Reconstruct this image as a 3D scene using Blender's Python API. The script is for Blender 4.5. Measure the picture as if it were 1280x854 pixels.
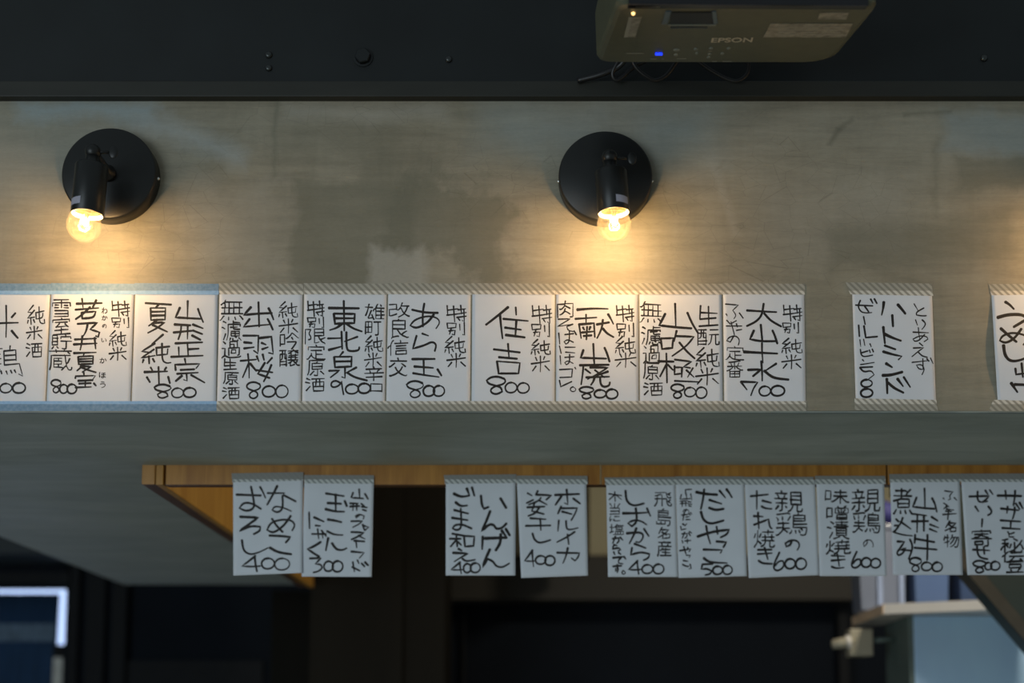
import bpy, bmesh, math, random
from mathutils import Vector, Matrix

for o in list(bpy.data.objects):
    bpy.data.objects.remove(o)
S = bpy.context.scene
C = S.collection

# ------------------------------------------------------------------ camera
EYE = Vector((0, 0, 1.5))
PITCH = math.radians(5.9)
SHX, SHY = -0.039, 0.257
FPX = 1280 * 50 / 36
cd = bpy.data.cameras.new('camera')
cam = bpy.data.objects.new('camera', cd)
C.objects.link(cam)
S.camera = cam
cam.location = EYE
cam.rotation_euler = (math.radians(90) + PITCH, 0, 0)
cd.lens = 50
cd.sensor_width = 36
cd.sensor_fit = 'HORIZONTAL'
cd.shift_x, cd.shift_y = SHX, SHY
cd.clip_start = 0.05
cd.dof.use_dof = True
cd.dof.focus_distance = 1.86
cd.dof.aperture_fstop = 2.8

# ------------------------------------------------------------------ view + daylight
S.view_settings.view_transform = 'Standard'
S.view_settings.look = 'None'
S.view_settings.gamma = 1
S.view_settings.use_curve_mapping = False
S.view_settings.exposure = 0.10

W = bpy.data.worlds.new('daylight')
S.world = W
W.use_nodes = True
bg = W.node_tree.nodes['Background']
bg.inputs[0].default_value = (0.80, 0.95, 1.0, 1)
bg.inputs[1].default_value = 0.22


def area(name, loc, target, sx, sy, power, col):
    l = bpy.data.lights.new(name, 'AREA')
    l.shape = 'RECTANGLE'
    l.size, l.size_y = sx, sy
    l.energy = power
    l.color = col
    o = bpy.data.objects.new(name, l)
    C.objects.link(o)
    o.location = loc
    o.rotation_euler = (Vector(target) - Vector(loc)).to_track_quat('-Z', 'Y').to_euler()
    return o


# shop-front windows behind and to the left of the photographer
area('shopfront_daylight', (-2.6, -2.2, 1.5), (0.2, 1.8, 1.9), 2.6, 2.0, 62, (0.80, 0.93, 1.0))
# added fill light, unseen behind the bulkhead, brightening the kitchen and wooden frame
kl = bpy.data.lights.new('kitchen_fill_light', 'POINT')
kl.energy = 32
kl.color = (1.0, 0.90, 0.72)
kl.shadow_soft_size = 0.09
ko = bpy.data.objects.new('kitchen_fill_light', kl)
C.objects.link(ko)
ko.location = (1.0, 2.50, 2.55)


# ------------------------------------------------------------------ pixel -> world
def ray(px, py):
    xc = (px - 640 + SHX * 1280) / FPX
    zc = (427 + SHY * 1280 - py) / FPX
    c, s = math.cos(PITCH), math.sin(PITCH)
    return Vector((xc, c - s * zc, s + c * zc))


def at(px, py, Y):
    d = ray(px, py)
    return EYE + d * (Y / d.y)


def at_z(px, py, z):
    d = ray(px, py)
    return EYE + d * ((z - EYE.z) / d.z)


# ------------------------------------------------------------------ materials
def newmat(name):
    m = bpy.data.materials.new(name)
    m.use_nodes = True
    nt = m.node_tree
    b = nt.nodes['Principled BSDF']
    return m, nt, b


def nd(nt, t, **kw):
    n = nt.nodes.new(t)
    for k, v in kw.items():
        setattr(n, k, v)
    return n


def ramp(nt, fac, stops):
    r = nd(nt, 'ShaderNodeValToRGB')
    cr = r.color_ramp
    while len(cr.elements) < len(stops):
        cr.elements.new(0.5)
    for e, (p, c) in zip(cr.elements, stops):
        e.position = p
        e.color = (*c, 1) if len(c) == 3 else c
    nt.links.new(fac, r.inputs[0])
    return r.outputs[0]


def simple(name, col, rough=0.5, metal=0.0, var=0.12, scale=30.0, spec=0.5, stretch=(1, 1, 1), bump=0.0):
    """procedural material: base colour with a noise variation"""
    m, nt, b = newmat(name)
    tc = nd(nt, 'ShaderNodeTexCoord')
    mp = nd(nt, 'ShaderNodeMapping')
    mp.inputs['Scale'].default_value = stretch
    nt.links.new(tc.outputs['Object'], mp.inputs[0])
    nz = nd(nt, 'ShaderNodeTexNoise')
    nz.inputs['Scale'].default_value = scale
    nz.inputs['Detail'].default_value = 6
    nt.links.new(mp.outputs[0], nz.inputs['Vector'])
    lo = tuple(c * (1 - var) for c in col)
    hi = tuple(min(1, c * (1 + var)) for c in col)
    nt.links.new(ramp(nt, nz.outputs[0], [(0.3, lo), (0.7, hi)]), b.inputs['Base Color'])
    b.inputs['Roughness'].default_value = rough
    b.inputs['Metallic'].default_value = metal
    b.inputs['Specular IOR Level'].default_value = spec
    if bump:
        bp = nd(nt, 'ShaderNodeBump')
        bp.inputs['Strength'].default_value = bump
        bp.inputs['Distance'].default_value = 0.001
        nt.links.new(nz.outputs[0], bp.inputs['Height'])
        nt.links.new(bp.outputs[0], b.inputs['Normal'])
    return m


def emitter(name, col, strength):
    m, nt, b = newmat(name)
    b.inputs['Base Color'].default_value = (*col, 1)
    b.inputs['Emission Color'].default_value = (*col, 1)
    b.inputs['Emission Strength'].default_value = strength
    return m


def plaster():
    """trowelled grey-olive plaster: big soft batches, stains with ragged edges, trowel streaks"""
    m, nt, b = newmat('trowelled_plaster')
    L = nt.links.new
    tc = nd(nt, 'ShaderNodeTexCoord')
    P = tc.outputs['Object']

    def noise(scale, detail=5, stretch=(1, 1, 1), rough=0.55, dist=0.0):
        mp = nd(nt, 'ShaderNodeMapping')
        mp.inputs['Scale'].default_value = stretch
        L(P, mp.inputs[0])
        n = nd(nt, 'ShaderNodeTexNoise')
        n.inputs['Scale'].default_value = scale
        n.inputs['Detail'].default_value = detail
        n.inputs['Roughness'].default_value = rough
        n.inputs['Distortion'].default_value = dist
        L(mp.outputs[0], n.inputs['Vector'])
        return n.outputs[0]

    def mix(a, bcol, fac, mode='MIX'):
        x = nd(nt, 'ShaderNodeMix', data_type='RGBA', blend_type=mode)
        if isinstance(fac, (int, float)):
            x.inputs[0].default_value = fac
        else:
            L(fac, x.inputs[0])
        for sck, v in ((x.inputs[6], a), (x.inputs[7], bcol)):
            if isinstance(v, tuple):
                sck.default_value = (*v, 1)
            else:
                L(v, sck)
        return x.outputs[2]

    def math_(op, a, bb=None, c=None, clamp=False):
        n = nd(nt, 'ShaderNodeMath', operation=op)
        n.use_clamp = clamp
        for i, v in enumerate((a, bb, c)):
            if v is None:
                continue
            if isinstance(v, (int, float)):
                n.inputs[i].default_value = v
            else:
                L(v, n.inputs[i])
        return n.outputs[0]

    base = ramp(nt, noise(3.2, 6, (1, 1, 1.3), 0.6, 0.6), [(0.30, (0.205, 0.182, 0.130)), (0.52, (0.268, 0.242, 0.182)), (0.75, (0.345, 0.318, 0.252))])
    cool = ramp(nt, noise(1.7, 3, (1, 1, 1.0), 0.5, 0.3), [(0.42, (0, 0, 0)), (0.72, (1, 1, 1))])
    base = mix(base, (0.200, 0.235, 0.222), math_('MULTIPLY', cool, 0.42))
    streak = ramp(nt, noise(9, 7, (1, 1, 9), 0.65, 0.4), [(0.35, (0.84, 0.84, 0.84)), (0.65, (1.14, 1.14, 1.14))])
    base = mix(base, streak, 0.75, 'MULTIPLY')
    vst = ramp(nt, noise(7, 6, (6, 6, 1), 0.6, 0.8), [(0.35, (0.93, 0.93, 0.92)), (0.7, (1.07, 1.07, 1.07))])
    base = mix(base, vst, 0.6, 'MULTIPLY')

    # individual batches of plaster: centre x,z, half sizes, ragged edge, colour, strength
    sep = nd(nt, 'ShaderNodeSeparateXYZ')
    L(P, sep.inputs[0])
    wx = math_('MULTIPLY', math_('SUBTRACT', noise(14, 6, (1, 1, 1), 0.65), 0.5), 1.0)
    wz = math_('MULTIPLY', math_('SUBTRACT', noise(14.5, 6, (1.3, 1, 1.1), 0.65), 0.5), 1.0)

    def patch(px, py, hx, hy, col, k, warp=0.09, soft=0.012, rot=0.0):
        nonlocal base
        c = at(px, py, 1.78)
        x = math_('SUBTRACT', math_('MULTIPLY_ADD', wx, warp, sep.outputs[0]), c.x)
        z = math_('SUBTRACT', math_('MULTIPLY_ADD', wz, warp, sep.outputs[2]), c.z)
        cr, sr = math.cos(rot), math.sin(rot)
        u = math_('ADD', math_('MULTIPLY', x, cr), math_('MULTIPLY', z, sr))
        v = math_('SUBTRACT', math_('MULTIPLY', z, cr), math_('MULTIPLY', x, sr))
        dx = math_('SUBTRACT', math_('ABSOLUTE', u), hx)
        dz = math_('SUBTRACT', math_('ABSOLUTE', v), hy)
        d = math_('MAXIMUM', dx, dz)
        f = math_('MULTIPLY_ADD', d, -1.0 / (soft * 2.2), 0.5, clamp=True)
        base = mix(base, col, math_('MULTIPLY', f, min(0.95, k * 1.35)))

    D = (0.145, 0.140, 0.102)
    Lt = (0.350, 0.335, 0.290)
    B = (0.260, 0.305, 0.310)
    patch(442, 298, .080, .075, D, .45, .05, .006)
    patch(500, 235, .045, .035, D, .30, .12, .010)
    patch(560, 280, .085, .055, D, .50, .14, .010, -.35)
    patch(420, 175, .075, .030, D, .28, .04, .02, -.05)
    patch(295, 285, .055, .060, Lt, .22, .12, .02)
    patch(495, 338, .036, .028, Lt, .55, .05, .006)
    patch(455, 140, .10, .008, Lt, .38, .03, .012)
    patch(240, 172, .075, .012, (0.33, 0.36, 0.36), .38, .05, .012, -.35)
    patch(110, 138, .09, .012, B, .60, .05, .01)
    patch(60, 215, .11, .045, (0.26, 0.25, 0.21), .35, .09, .02)
    patch(1045, 275, .10, .055, Lt, .22, .06, .02, .05)
    patch(1150, 305, .12, .030, D, .35, .05, .01, .08)
    patch(1245, 215, .055, .022, D, .40, .05, .006)
    patch(1235, 165, .06, .025, B, .35, .05, .008)
    patch(1170, 220, .0022, .055, D, .32, .04, .004, -.05)
    patch(1042, 172, .0022, .012, (0.10, 0.095, 0.070), .45, .012, .003, -.45)
    patch(1056, 156, .0018, .012, (0.10, 0.095, 0.070), .40, .012, .003, -.95)
    patch(1160, 142, .03, .0015, D, .6, .012, .003, .07)
    patch(345, 170, .0015, .055, D, .5, .02, .003)
    patch(905, 245, .003, .055, Lt, .35, .03, .006, .35)
    patch(840, 165, .05, .03, B, .35, .06, .03)
    patch(680, 160, .08, .03, B, .30, .06, .03)
    # long thin scratches left by the trowel
    wv = nd(nt, 'ShaderNodeTexVoronoi', feature='DISTANCE_TO_EDGE')
    mp = nd(nt, 'ShaderNodeMapping')
    mp.inputs['Scale'].default_value = (5.5, 5.5, 9)
    mp.inputs['Rotation'].default_value = (0, 0.5, 0)
    L(P, mp.inputs[0])
    L(mp.outputs[0], wv.inputs['Vector'])
    crack = ramp(nt, wv.outputs[0], [(0.0, (1, 1, 1)), (0.012, (0, 0, 0))])
    gate = ramp(nt, noise(4.1, 3), [(0.52, (0, 0, 0)), (0.60, (1, 1, 1))])
    base = mix(base, (0.09, 0.08, 0.06), math_('MULTIPLY', math_('MULTIPLY', crack, gate), 0.35))
    sc_ = ramp(nt, noise(10, 9, (9, 9, 1.2), 0.75, 1.6), [(0.60, (1, 1, 1)), (0.72, (0.86, 0.85, 0.83))])
    base = mix(base, sc_, 0.7, 'MULTIPLY')
    fine = ramp(nt, noise(160, 4, (1, 1, 2.5)), [(0.3, (0.95, 0.95, 0.95)), (0.7, (1.05, 1.05, 1.05))])
    base = mix(base, fine, 0.8, 'MULTIPLY')
    # faces pointing down get a paler grey-green tone
    geo = nd(nt, 'ShaderNodeNewGeometry')
    gs = nd(nt, 'ShaderNodeSeparateXYZ')
    L(geo.outputs['True Normal'], gs.inputs[0])
    under = math_('LESS_THAN', gs.outputs[2], -0.5)
    sn = ramp(nt, noise(5, 6, (0.8, 3.0, 1), 0.6, 0.8), [(0.3, (0.270, 0.305, 0.275)), (0.7, (0.400, 0.435, 0.395))])
    base = mix(base, sn, math_('MULTIPLY', under, 0.9))
    L(base, b.inputs['Base Color'])
    L(ramp(nt, noise(6, 5), [(0.3, (0.50, 0.50, 0.50)), (0.7, (0.70, 0.70, 0.70))]), b.inputs['Roughness'])
    b.inputs['Specular IOR Level'].default_value = 0.35
    bp = nd(nt, 'ShaderNodeBump')
    bp.inputs['Strength'].default_value = 0.35
    bp.inputs['Distance'].default_value = 0.002
    hn = math_('ADD', noise(12, 8, (1, 1, 4), 0.6), noise(3, 4))
    L(hn, bp.inputs['Height'])
    L(bp.outputs[0], b.inputs['Normal'])
    return m


def wood(name, c1, c2, vertical=True, scale=14):
    m, nt, b = newmat(name)
    L = nt.links.new
    tc = nd(nt, 'ShaderNodeTexCoord')
    mp = nd(nt, 'ShaderNodeMapping')
    mp.inputs['Scale'].default_value = (6, 6, 0.5) if vertical else (0.7, 0.7, 6)
    L(tc.outputs['Object'], mp.inputs[0])
    n = nd(nt, 'ShaderNodeTexNoise')
    n.inputs['Scale'].default_value = scale
    n.inputs['Detail'].default_value = 8
    n.inputs['Distortion'].default_value = 0.5
    L(mp.outputs[0], n.inputs['Vector'])
    L(ramp(nt, n.outputs[0], [(0.28, c1), (0.72, c2)]), b.inputs['Base Color'])
    b.inputs['Roughness'].default_value = 0.42
    return m


def tape_material(name, over_wall, over_paper, zones, striped=True, period=0.0086, rough=0.5):
    """washi tape, slightly see-through: (dark, light) where it sticks to the wall and
    (dark, light) where paper backs it; zones = z intervals (world heights) backed by paper"""
    m, nt, b = newmat(name)
    L = nt.links.new
    tc = nd(nt, 'ShaderNodeTexCoord')
    sp = nd(nt, 'ShaderNodeSeparateXYZ')
    L(tc.outputs['Object'], sp.inputs[0])

    def mt(op, a, bb=None, c=None):
        n = nd(nt, 'ShaderNodeMath', operation=op)
        for i, v in enumerate((a, bb, c)):
            if v is None:
                continue
            if isinstance(v, (int, float)):
                n.inputs[i].default_value = v
            else:
                L(v, n.inputs[i])
        return n.outputs[0]
    nz = nd(nt, 'ShaderNodeTexNoise')
    nz.inputs['Scale'].default_value = 230
    L(tc.outputs['Object'], nz.inputs['Vector'])
    if striped:
        s = mt('SINE', mt('MULTIPLY', mt('ADD', sp.outputs[0], sp.outputs[2]), 2 * math.pi / period))
        f = mt('MULTIPLY_ADD', s, 0.5, 0.5)
        lo_p, hi_p = 0.32, 0.58
    else:
        f = nz.outputs[0]
        lo_p, hi_p = 0.3, 0.75
    cw = ramp(nt, f, [(lo_p, over_wall[0]), (hi_p, over_wall[1])])
    cp = ramp(nt, f, [(lo_p, over_paper[0]), (hi_p, over_paper[1])])
    inside = None
    for z0, z1 in zones:
        k = mt('MULTIPLY', mt('GREATER_THAN', sp.outputs[2], z0), mt('LESS_THAN', sp.outputs[2], z1))
        inside = k if inside is None else mt('MAXIMUM', inside, k)
    x = nd(nt, 'ShaderNodeMix', data_type='RGBA')
    L(inside, x.inputs[0])
    L(cw, x.inputs[6])
    L(cp, x.inputs[7])
    L(x.outputs[2], b.inputs['Base Color'])
    b.inputs['Alpha'].default_value = 0.9
    b.inputs['Roughness'].default_value = rough
    return m


def glass_shell():
    """thin bulb glass: mostly clear, reflecting at grazing angles, with a faint haze added to imitate the glow"""
    m = bpy.data.materials.new('bulb_glass')
    m.use_nodes = True
    nt = m.node_tree
    nt.nodes.clear()
    L = nt.links.new
    out = nd(nt, 'ShaderNodeOutputMaterial')
    tr = nd(nt, 'ShaderNodeBsdfTransparent')
    tr.inputs[0].default_value = (1.0, 0.97, 0.92, 1)
    gl = nd(nt, 'ShaderNodeBsdfGlossy')
    gl.inputs['Roughness'].default_value = 0.05
    lw = nd(nt, 'ShaderNodeLayerWeight')
    lw.inputs[0].default_value = 0.32
    mx = nd(nt, 'ShaderNodeMixShader')
    L(lw.outputs['Facing'], mx.inputs[0])
    mul = nd(nt, 'ShaderNodeMath', operation='MULTIPLY')
    mul.inputs[1].default_value = 0.55
    L(lw.outputs['Facing'], mul.inputs[0])
    L(mul.outputs[0], mx.inputs[0])
    L(tr.outputs[0], mx.inputs[1])
    L(gl.outputs[0], mx.inputs[2])
    tl = nd(nt, 'ShaderNodeBsdfTranslucent')  # weak translucent veil standing in for the bulb's bloom
    tl.inputs[0].default_value = (1.0, 0.85, 0.6, 1)
    m2 = nd(nt, 'ShaderNodeMixShader')
    nz = nd(nt, 'ShaderNodeTexNoise')
    nz.inputs['Scale'].default_value = 60
    L(ramp(nt, nz.outputs[0], [(0.3, (0.010,) * 3), (0.7, (0.020,) * 3)]), m2.inputs[0])
    L(mx.outputs[0], m2.inputs[1])
    L(tl.outputs[0], m2.inputs[2])
    L(m2.outputs[0], out.inputs[0])
    return m


M = dict(
    plaster=plaster(),
    paper=simple('paper', (0.65, 0.685, 0.745), 0.7, var=0.025, scale=25, spec=0.2),
    ink=simple('marker_ink', (0.016, 0.013, 0.012), 0.55, var=0.3, scale=200, spec=0.3),
    blue_tape=None,
    beam=simple('black_steel', (0.0050, 0.0072, 0.0080), 0.5, spec=0.35, var=0.25, scale=12, bump=0.2),
    beam_edge=simple('black_steel_edge', (0.0150, 0.0155, 0.0120), 0.55, spec=0.4, var=0.2, scale=8, stretch=(1, 1, 6)),
    gap=simple('shadow_gap', (0.003, 0.003, 0.004), 0.8),
    lamp=simple('satin_black_metal', (0.0070, 0.0078, 0.0078), 0.38, var=0.1, scale=60, spec=0.4),
    porcelain=simple('lamp_holder_lining', (0.075, 0.038, 0.012), 0.4, var=0.05),
    rimwhite=simple('white_enamel_rim', (0.85, 0.80, 0.70), 0.4, var=0.03),
    brass=simple('brass', (0.75, 0.50, 0.20), 0.3, metal=1.0),
    chrome=simple('bright_screw', (0.75, 0.75, 0.72), 0.25, metal=1.0),
    sticker=simple('grey_sticker', (0.34, 0.33, 0.40), 0.5, var=0.1, scale=200),
    glass=glass_shell(),
    filament=emitter('glowing_filament', (1.0, 0.66, 0.30), 320),
    wood_front=wood('oiled_wood', (0.27, 0.105, 0.010), (0.46, 0.215, 0.035)),
    wood_end=wood('oiled_wood_end', (0.36, 0.165, 0.032), (0.52, 0.27, 0.07)),
    wood_side=wood('oiled_wood_side', (0.36, 0.165, 0.022), (0.54, 0.285, 0.055), scale=7),
    wood_dark=wood('darkened_oiled_wood', (0.085, 0.035, 0.010), (0.14, 0.062, 0.018)),  # darker copy of the wood; the side board's underside shade is in this colour
    proj=simple('dark_plastic', (0.078, 0.082, 0.052), 0.42, var=0.10, scale=80),
    proj_edge=simple('grey_plastic', (0.16, 0.17, 0.14), 0.4, var=0.1),
    gloss=simple('gloss_black', (0.006, 0.006, 0.008), 0.12),
    lens=simple('lens_glass', (0.004, 0.006, 0.010), 0.25, spec=0.2),
    print=simple('pale_print', (0.50, 0.44, 0.33), 0.5),
    print_dim=simple('dim_print', (0.26, 0.26, 0.22), 0.5),
    label=simple('printed_label', (0.21, 0.205, 0.17), 0.5, var=0.45, scale=220, stretch=(0.5, 0.5, 2)),
    led_blue=emitter('blue_indicator', (0.01, 0.04, 1.0), 1.6),
    led_amber=emitter('amber_indicator', (1.0, 0.62, 0.22), 2.4),
    cable=simple('black_cable', (0.006, 0.006, 0.007), 0.4),
    brown=simple('dark_brown_timber', (0.0110, 0.0094, 0.0068), 0.8, spec=0.15, var=0.15, scale=3, stretch=(4, 4, 0.5)),
    brown_beam=simple('brown_beam', (0.017, 0.014, 0.009), 0.6, var=0.1, scale=3),
    navy=simple('dark_navy_paint', (0.0065, 0.0095, 0.0150), 0.8, spec=0.15, var=0.15, scale=3),
    trim=simple('dark_trim', (0.0110, 0.0120, 0.0140), 0.7, spec=0.2, var=0.1),
    beige=simple('beige_wall_paint', (0.42, 0.38, 0.25), 0.7, var=0.05, scale=4),
    ceil=simple('dark_ceiling', (0.03, 0.035, 0.035), 0.8),
    floor=simple('floor_boards', (0.55, 0.52, 0.42), 0.5, var=0.1, scale=4),
    curtain=simple('indigo_cloth', (0.030, 0.068, 0.112), 0.85, var=0.15, scale=14, stretch=(4, 1, 0.5)),
    curtain_band=simple('faded_blue_cloth', (0.12, 0.18, 0.26), 0.85, var=0.35, scale=40, stretch=(3, 1, 0.5)),
    daylight=emitter('daylight_outside', (0.50, 0.66, 1.0), 1.3),
    steel=simple('brushed_steel', (0.47, 0.70, 1.0), 0.38, metal=0.1, var=0.12, scale=3, stretch=(2, 2, 1)),
    post=simple('grey_green_paint', (0.11, 0.15, 0.14), 0.5, var=0.1),
    white=simple('white_laminate', (0.62, 0.60, 0.58), 0.4, var=0.03),
    birch=simple('pale_wood_edge', (0.80, 0.60, 0.42), 0.5, var=0.1),
    crate1=simple('clouded_plastic', (0.20, 0.23, 0.31), 0.3, var=0.1, scale=5, stretch=(5, 5, 0.5)),
    crate2=simple('blue_plastic', (0.10, 0.16, 0.32), 0.3, var=0.1, scale=5),
    crate3=simple('deep_blue_plastic', (0.045, 0.075, 0.16), 0.3, var=0.1, scale=5),
    streak=simple('pale_blue_plastic', (0.34, 0.42, 0.62), 0.3, var=0.1),
    indigo=simple('indigo_bag', (0.035, 0.035, 0.17), 0.7, var=0.2),
    green=simple('dark_green_paint', (0.026, 0.042, 0.040), 0.55, var=0.15, scale=5),
    rim=simple('worn_brown_rim', (0.060, 0.054, 0.042), 0.6, var=0.15),
    cream=simple('cream_plastic', (0.36, 0.33, 0.25), 0.45, var=0.05),
)


ZPU = [(at(640, 376, 1.78).z, at(640, 363.8, 1.78).z), (at(640, 505.5, 1.78).z, at(640, 495, 1.78).z)]
ZPL = [(at(640, 612, 2.12).z, at(640, 600.8, 2.12).z)]
M['stripe_tape'] = tape_material('striped_washi_tape', ((0.25, 0.24, 0.20), (0.40, 0.385, 0.33)), ((0.34, 0.32, 0.27), (0.70, 0.67, 0.60)), ZPU)
M['stripe_tape_grey'] = tape_material('grey_striped_washi_tape', ((0.245, 0.25, 0.24), (0.262, 0.268, 0.255)), ((0.28, 0.31, 0.31), (0.62, 0.65, 0.64)), ZPL)
M['blue_tape'] = tape_material('blue_washi_tape', ((0.125, 0.235, 0.37), (0.215, 0.335, 0.48)), ((0.23, 0.43, 0.70), (0.32, 0.52, 0.78)), ZPU, False, rough=0.6)

# ------------------------------------------------------------------ builders
def link(name, bm, mat, parent=None, smooth=False, origin=None):
    me = bpy.data.meshes.new(name)
    if origin is not None:
        bmesh.ops.translate(bm, verts=bm.verts, vec=-Vector(origin))
    bm.to_mesh(me)
    bm.free()
    mats = mat if isinstance(mat, (list, tuple)) else [mat]
    for x in mats:
        me.materials.append(x)
    if smooth:
        for p in me.polygons:
            p.use_smooth = True
    o = bpy.data.objects.new(name, me)
    C.objects.link(o)
    if parent is not None:
        o.parent = parent
        if origin is not None:
            o.location = Vector(origin) - parent.location
        else:
            o.location = -parent.location
    elif origin is not None:
        o.location = origin
    return o


def thing(name, label, cat, loc, group=None):
    o = bpy.data.objects.new(name, None)
    o.empty_display_size = 0.02
    C.objects.link(o)
    o.location = loc
    tag(o, label, cat, group)
    return o


def tag(o, label, cat, group=None, kind=None):
    o['label'] = label
    o['category'] = cat
    if group:
        o['group'] = group
    if kind:
        o['kind'] = kind
    return o


def struct(name, bm, mat):
    o = link(name, bm, mat)
    o['kind'] = 'structure'
    return o


def hexa(bm, p):
    """eight corners: bottom four (ccw) then top four"""
    v = [bm.verts.new(q) for q in p]
    for f in ((0, 3, 2, 1), (4, 5, 6, 7), (0, 1, 5, 4), (1, 2, 6, 5), (2, 3, 7, 6), (3, 0, 4, 7)):
        bm.faces.new([v[i] for i in f])
    return v


def box(bm, x0, x1, y0, y1, z0, z1, mtx=None, bev=0.0):
    p = [Vector(q) for q in ((x0, y0, z0), (x1, y0, z0), (x1, y1, z0), (x0, y1, z0), (x0, y0, z1), (x1, y0, z1), (x1, y1, z1), (x0, y1, z1))]
    if mtx is not None:
        p = [mtx @ q for q in p]
    vs = hexa(bm, p)
    if bev:
        es = list({e for v in vs for e in v.link_edges})
        bmesh.ops.bevel(bm, geom=es, offset=bev, segments=2, affect='EDGES', profile=0.6)


def bxm(x0, x1, y0, y1, z0, z1, mtx=None, bev=0.0):
    bm = bmesh.new()
    box(bm, x0, x1, y0, y1, z0, z1, mtx, bev)
    return bm


def prism(pts, depth_vec):
    """closed polygon of world points extruded along a vector"""
    bm = bmesh.new()
    a = [bm.verts.new(p) for p in pts]
    b = [bm.verts.new(Vector(p) + Vector(depth_vec)) for p in pts]
    n = len(a)
    bm.faces.new(a)
    bm.faces.new(b[::-1])
    for i in range(n):
        bm.faces.new((a[i], b[i], b[(i + 1) % n], a[(i + 1) % n]))
    bmesh.ops.recalc_face_normals(bm, faces=bm.faces)
    return bm


def slab(px0, px1, py0, py1, Y, th, bev=0.0):
    """upright board whose front face spans these photo pixels at depth Y"""
    a, b = at(px0, py1, Y), at(px1, py0, Y)
    return bxm(a.x, b.x, Y, Y + th, a.z, b.z, None, bev)


def lathe(bm, prof, mtx, n=40):
    """profile [(radius, height)] turned round the local z axis"""
    rings = []
    for r, h in prof:
        if r < 1e-6:
            rings.append([bm.verts.new(mtx @ Vector((0, 0, h)))])
        else:
            rings.append([bm.verts.new(mtx @ Vector((r * math.cos(2 * math.pi * i / n), r * math.sin(2 * math.pi * i / n), h))) for i in range(n)])
    for A, B in zip(rings, rings[1:]):
        for i in range(n):
            j = (i + 1) % n
            if len(A) == 1 and len(B) == 1:
                continue
            if len(A) == 1:
                bm.faces.new((A[0], B[i], B[j]))
            elif len(B) == 1:
                bm.faces.new((A[i], B[0], A[j]))
            else:
                bm.faces.new((A[i], B[i], B[j], A[j]))
    bmesh.ops.recalc_face_normals(bm, faces=bm.faces)


def tube(bm, pts, r, n=10):
    pts = [Vector(p) for p in pts]
    prev = None
    for i, p in enumerate(pts):
        d = (pts[min(i + 1, len(pts) - 1)] - pts[max(i - 1, 0)]).normalized()
        up = Vector((0.31, 0.2, 0.93))
        u = d.cross(up).normalized()
        v = d.cross(u)
        ring = [bm.verts.new(p + (u * math.cos(2 * math.pi * k / n) + v * math.sin(2 * math.pi * k / n)) * r) for k in range(n)]
        if prev:
            for k in range(n):
                bm.faces.new((prev[k], prev[(k + 1) % n], ring[(k + 1) % n], ring[k]))
        else:
            bm.faces.new(ring[::-1])
        prev = ring
    bm.faces.new(prev)
    bmesh.ops.recalc_face_normals(bm, faces=bm.faces)


def curve_pts(ctrl, n=8):
    c = [Vector(p) for p in ctrl]
    c = [c[0] * 2 - c[1]] + c + [c[-1] * 2 - c[-2]]
    out = []
    for i in range(1, len(c) - 2):
        for k in range(n):
            t = k / n
            a, b, d, e = c[i - 1], c[i], c[i + 1], c[i + 2]
            out.append(0.5 * ((2 * b) + (d - a) * t + (2 * a - 5 * b + 4 * d - e) * t * t + (3 * b - a - 3 * d + e) * t ** 3))
    out.append(c[-2])
    return out


# ------------------------------------------------------------------ the setting
YW = 1.78                                   # face of the plastered bulkhead
ZS = at(640, 516, YW).z                     # its lower edge
ZT = at(640, 124.5, YW).z                   # its upper edge
YB = at_z(640, 581.5, ZS).y                 # wooden frame starts here
YK = at_z(250, 731, ZS).y                   # far end of the underside on the left
XO = at(177, 583, YB).x                     # left side of the wooden frame
XL = at_z(75, 700, ZS).x                    # left end of the underside
XR = 2.3
H = 2.78

bm = bmesh.new()
fp = [(XL, YW), (XR, YW), (XR, YB), (XO, YB), (XO, YK), (XL, YK)]
lo = [bm.verts.new((x, y, ZS)) for x, y in fp]
up = [bm.verts.new((x, y, ZT)) for x, y in fp]
bm.faces.new(lo[::-1])
bm.faces.new(up)
for i in range(6):
    j = (i + 1) % 6
    bm.faces.new((lo[i], lo[j], up[j], up[i]))
bmesh.ops.recalc_face_normals(bm, faces=bm.faces)
ed = [e for e in bm.edges if abs(e.verts[0].co.y - YW) < 1e-5 and abs(e.verts[1].co.y - YW) < 1e-5 and abs(e.verts[0].co.z - ZS) < 1e-5 and abs(e.verts[1].co.z - ZS) < 1e-5]
bmesh.ops.bevel(bm, geom=ed, offset=0.0025, segments=3, affect='EDGES')
struct('wall_front', bm, M['plaster'])

# thicker skim of plaster along the lower arris (pale greenish line in the photo)
struct('trim_1', bxm(XL, XR, YW - 0.0012, YW + 0.004, ZS - 0.0005, ZS + 0.0020, None, 0.0004), simple('plaster_arris', (0.17, 0.20, 0.19), 0.5, var=0.35, scale=14))

# black steel beam above, its lower lip, and the dark joint between lip and plaster
zl0, zl1 = at(640, 120.5, YW - 0.014).z, at(640, 101, YW - 0.014).z
struct('trim_2', bxm(-1.6, XR, YW - 0.014, YW + 0.03, zl0, zl1, None, 0.0012), M['beam_edge'])
struct('wall_upper', bxm(-1.6, XR, YW - 0.008, YW + 0.06, zl1, H + 0.2), M['beam'])
struct('trim_3', bxm(-1.6, XR, YW + 0.012, YW + 0.05, ZT - 0.002, zl0 + 0.002), M['gap'])

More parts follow.
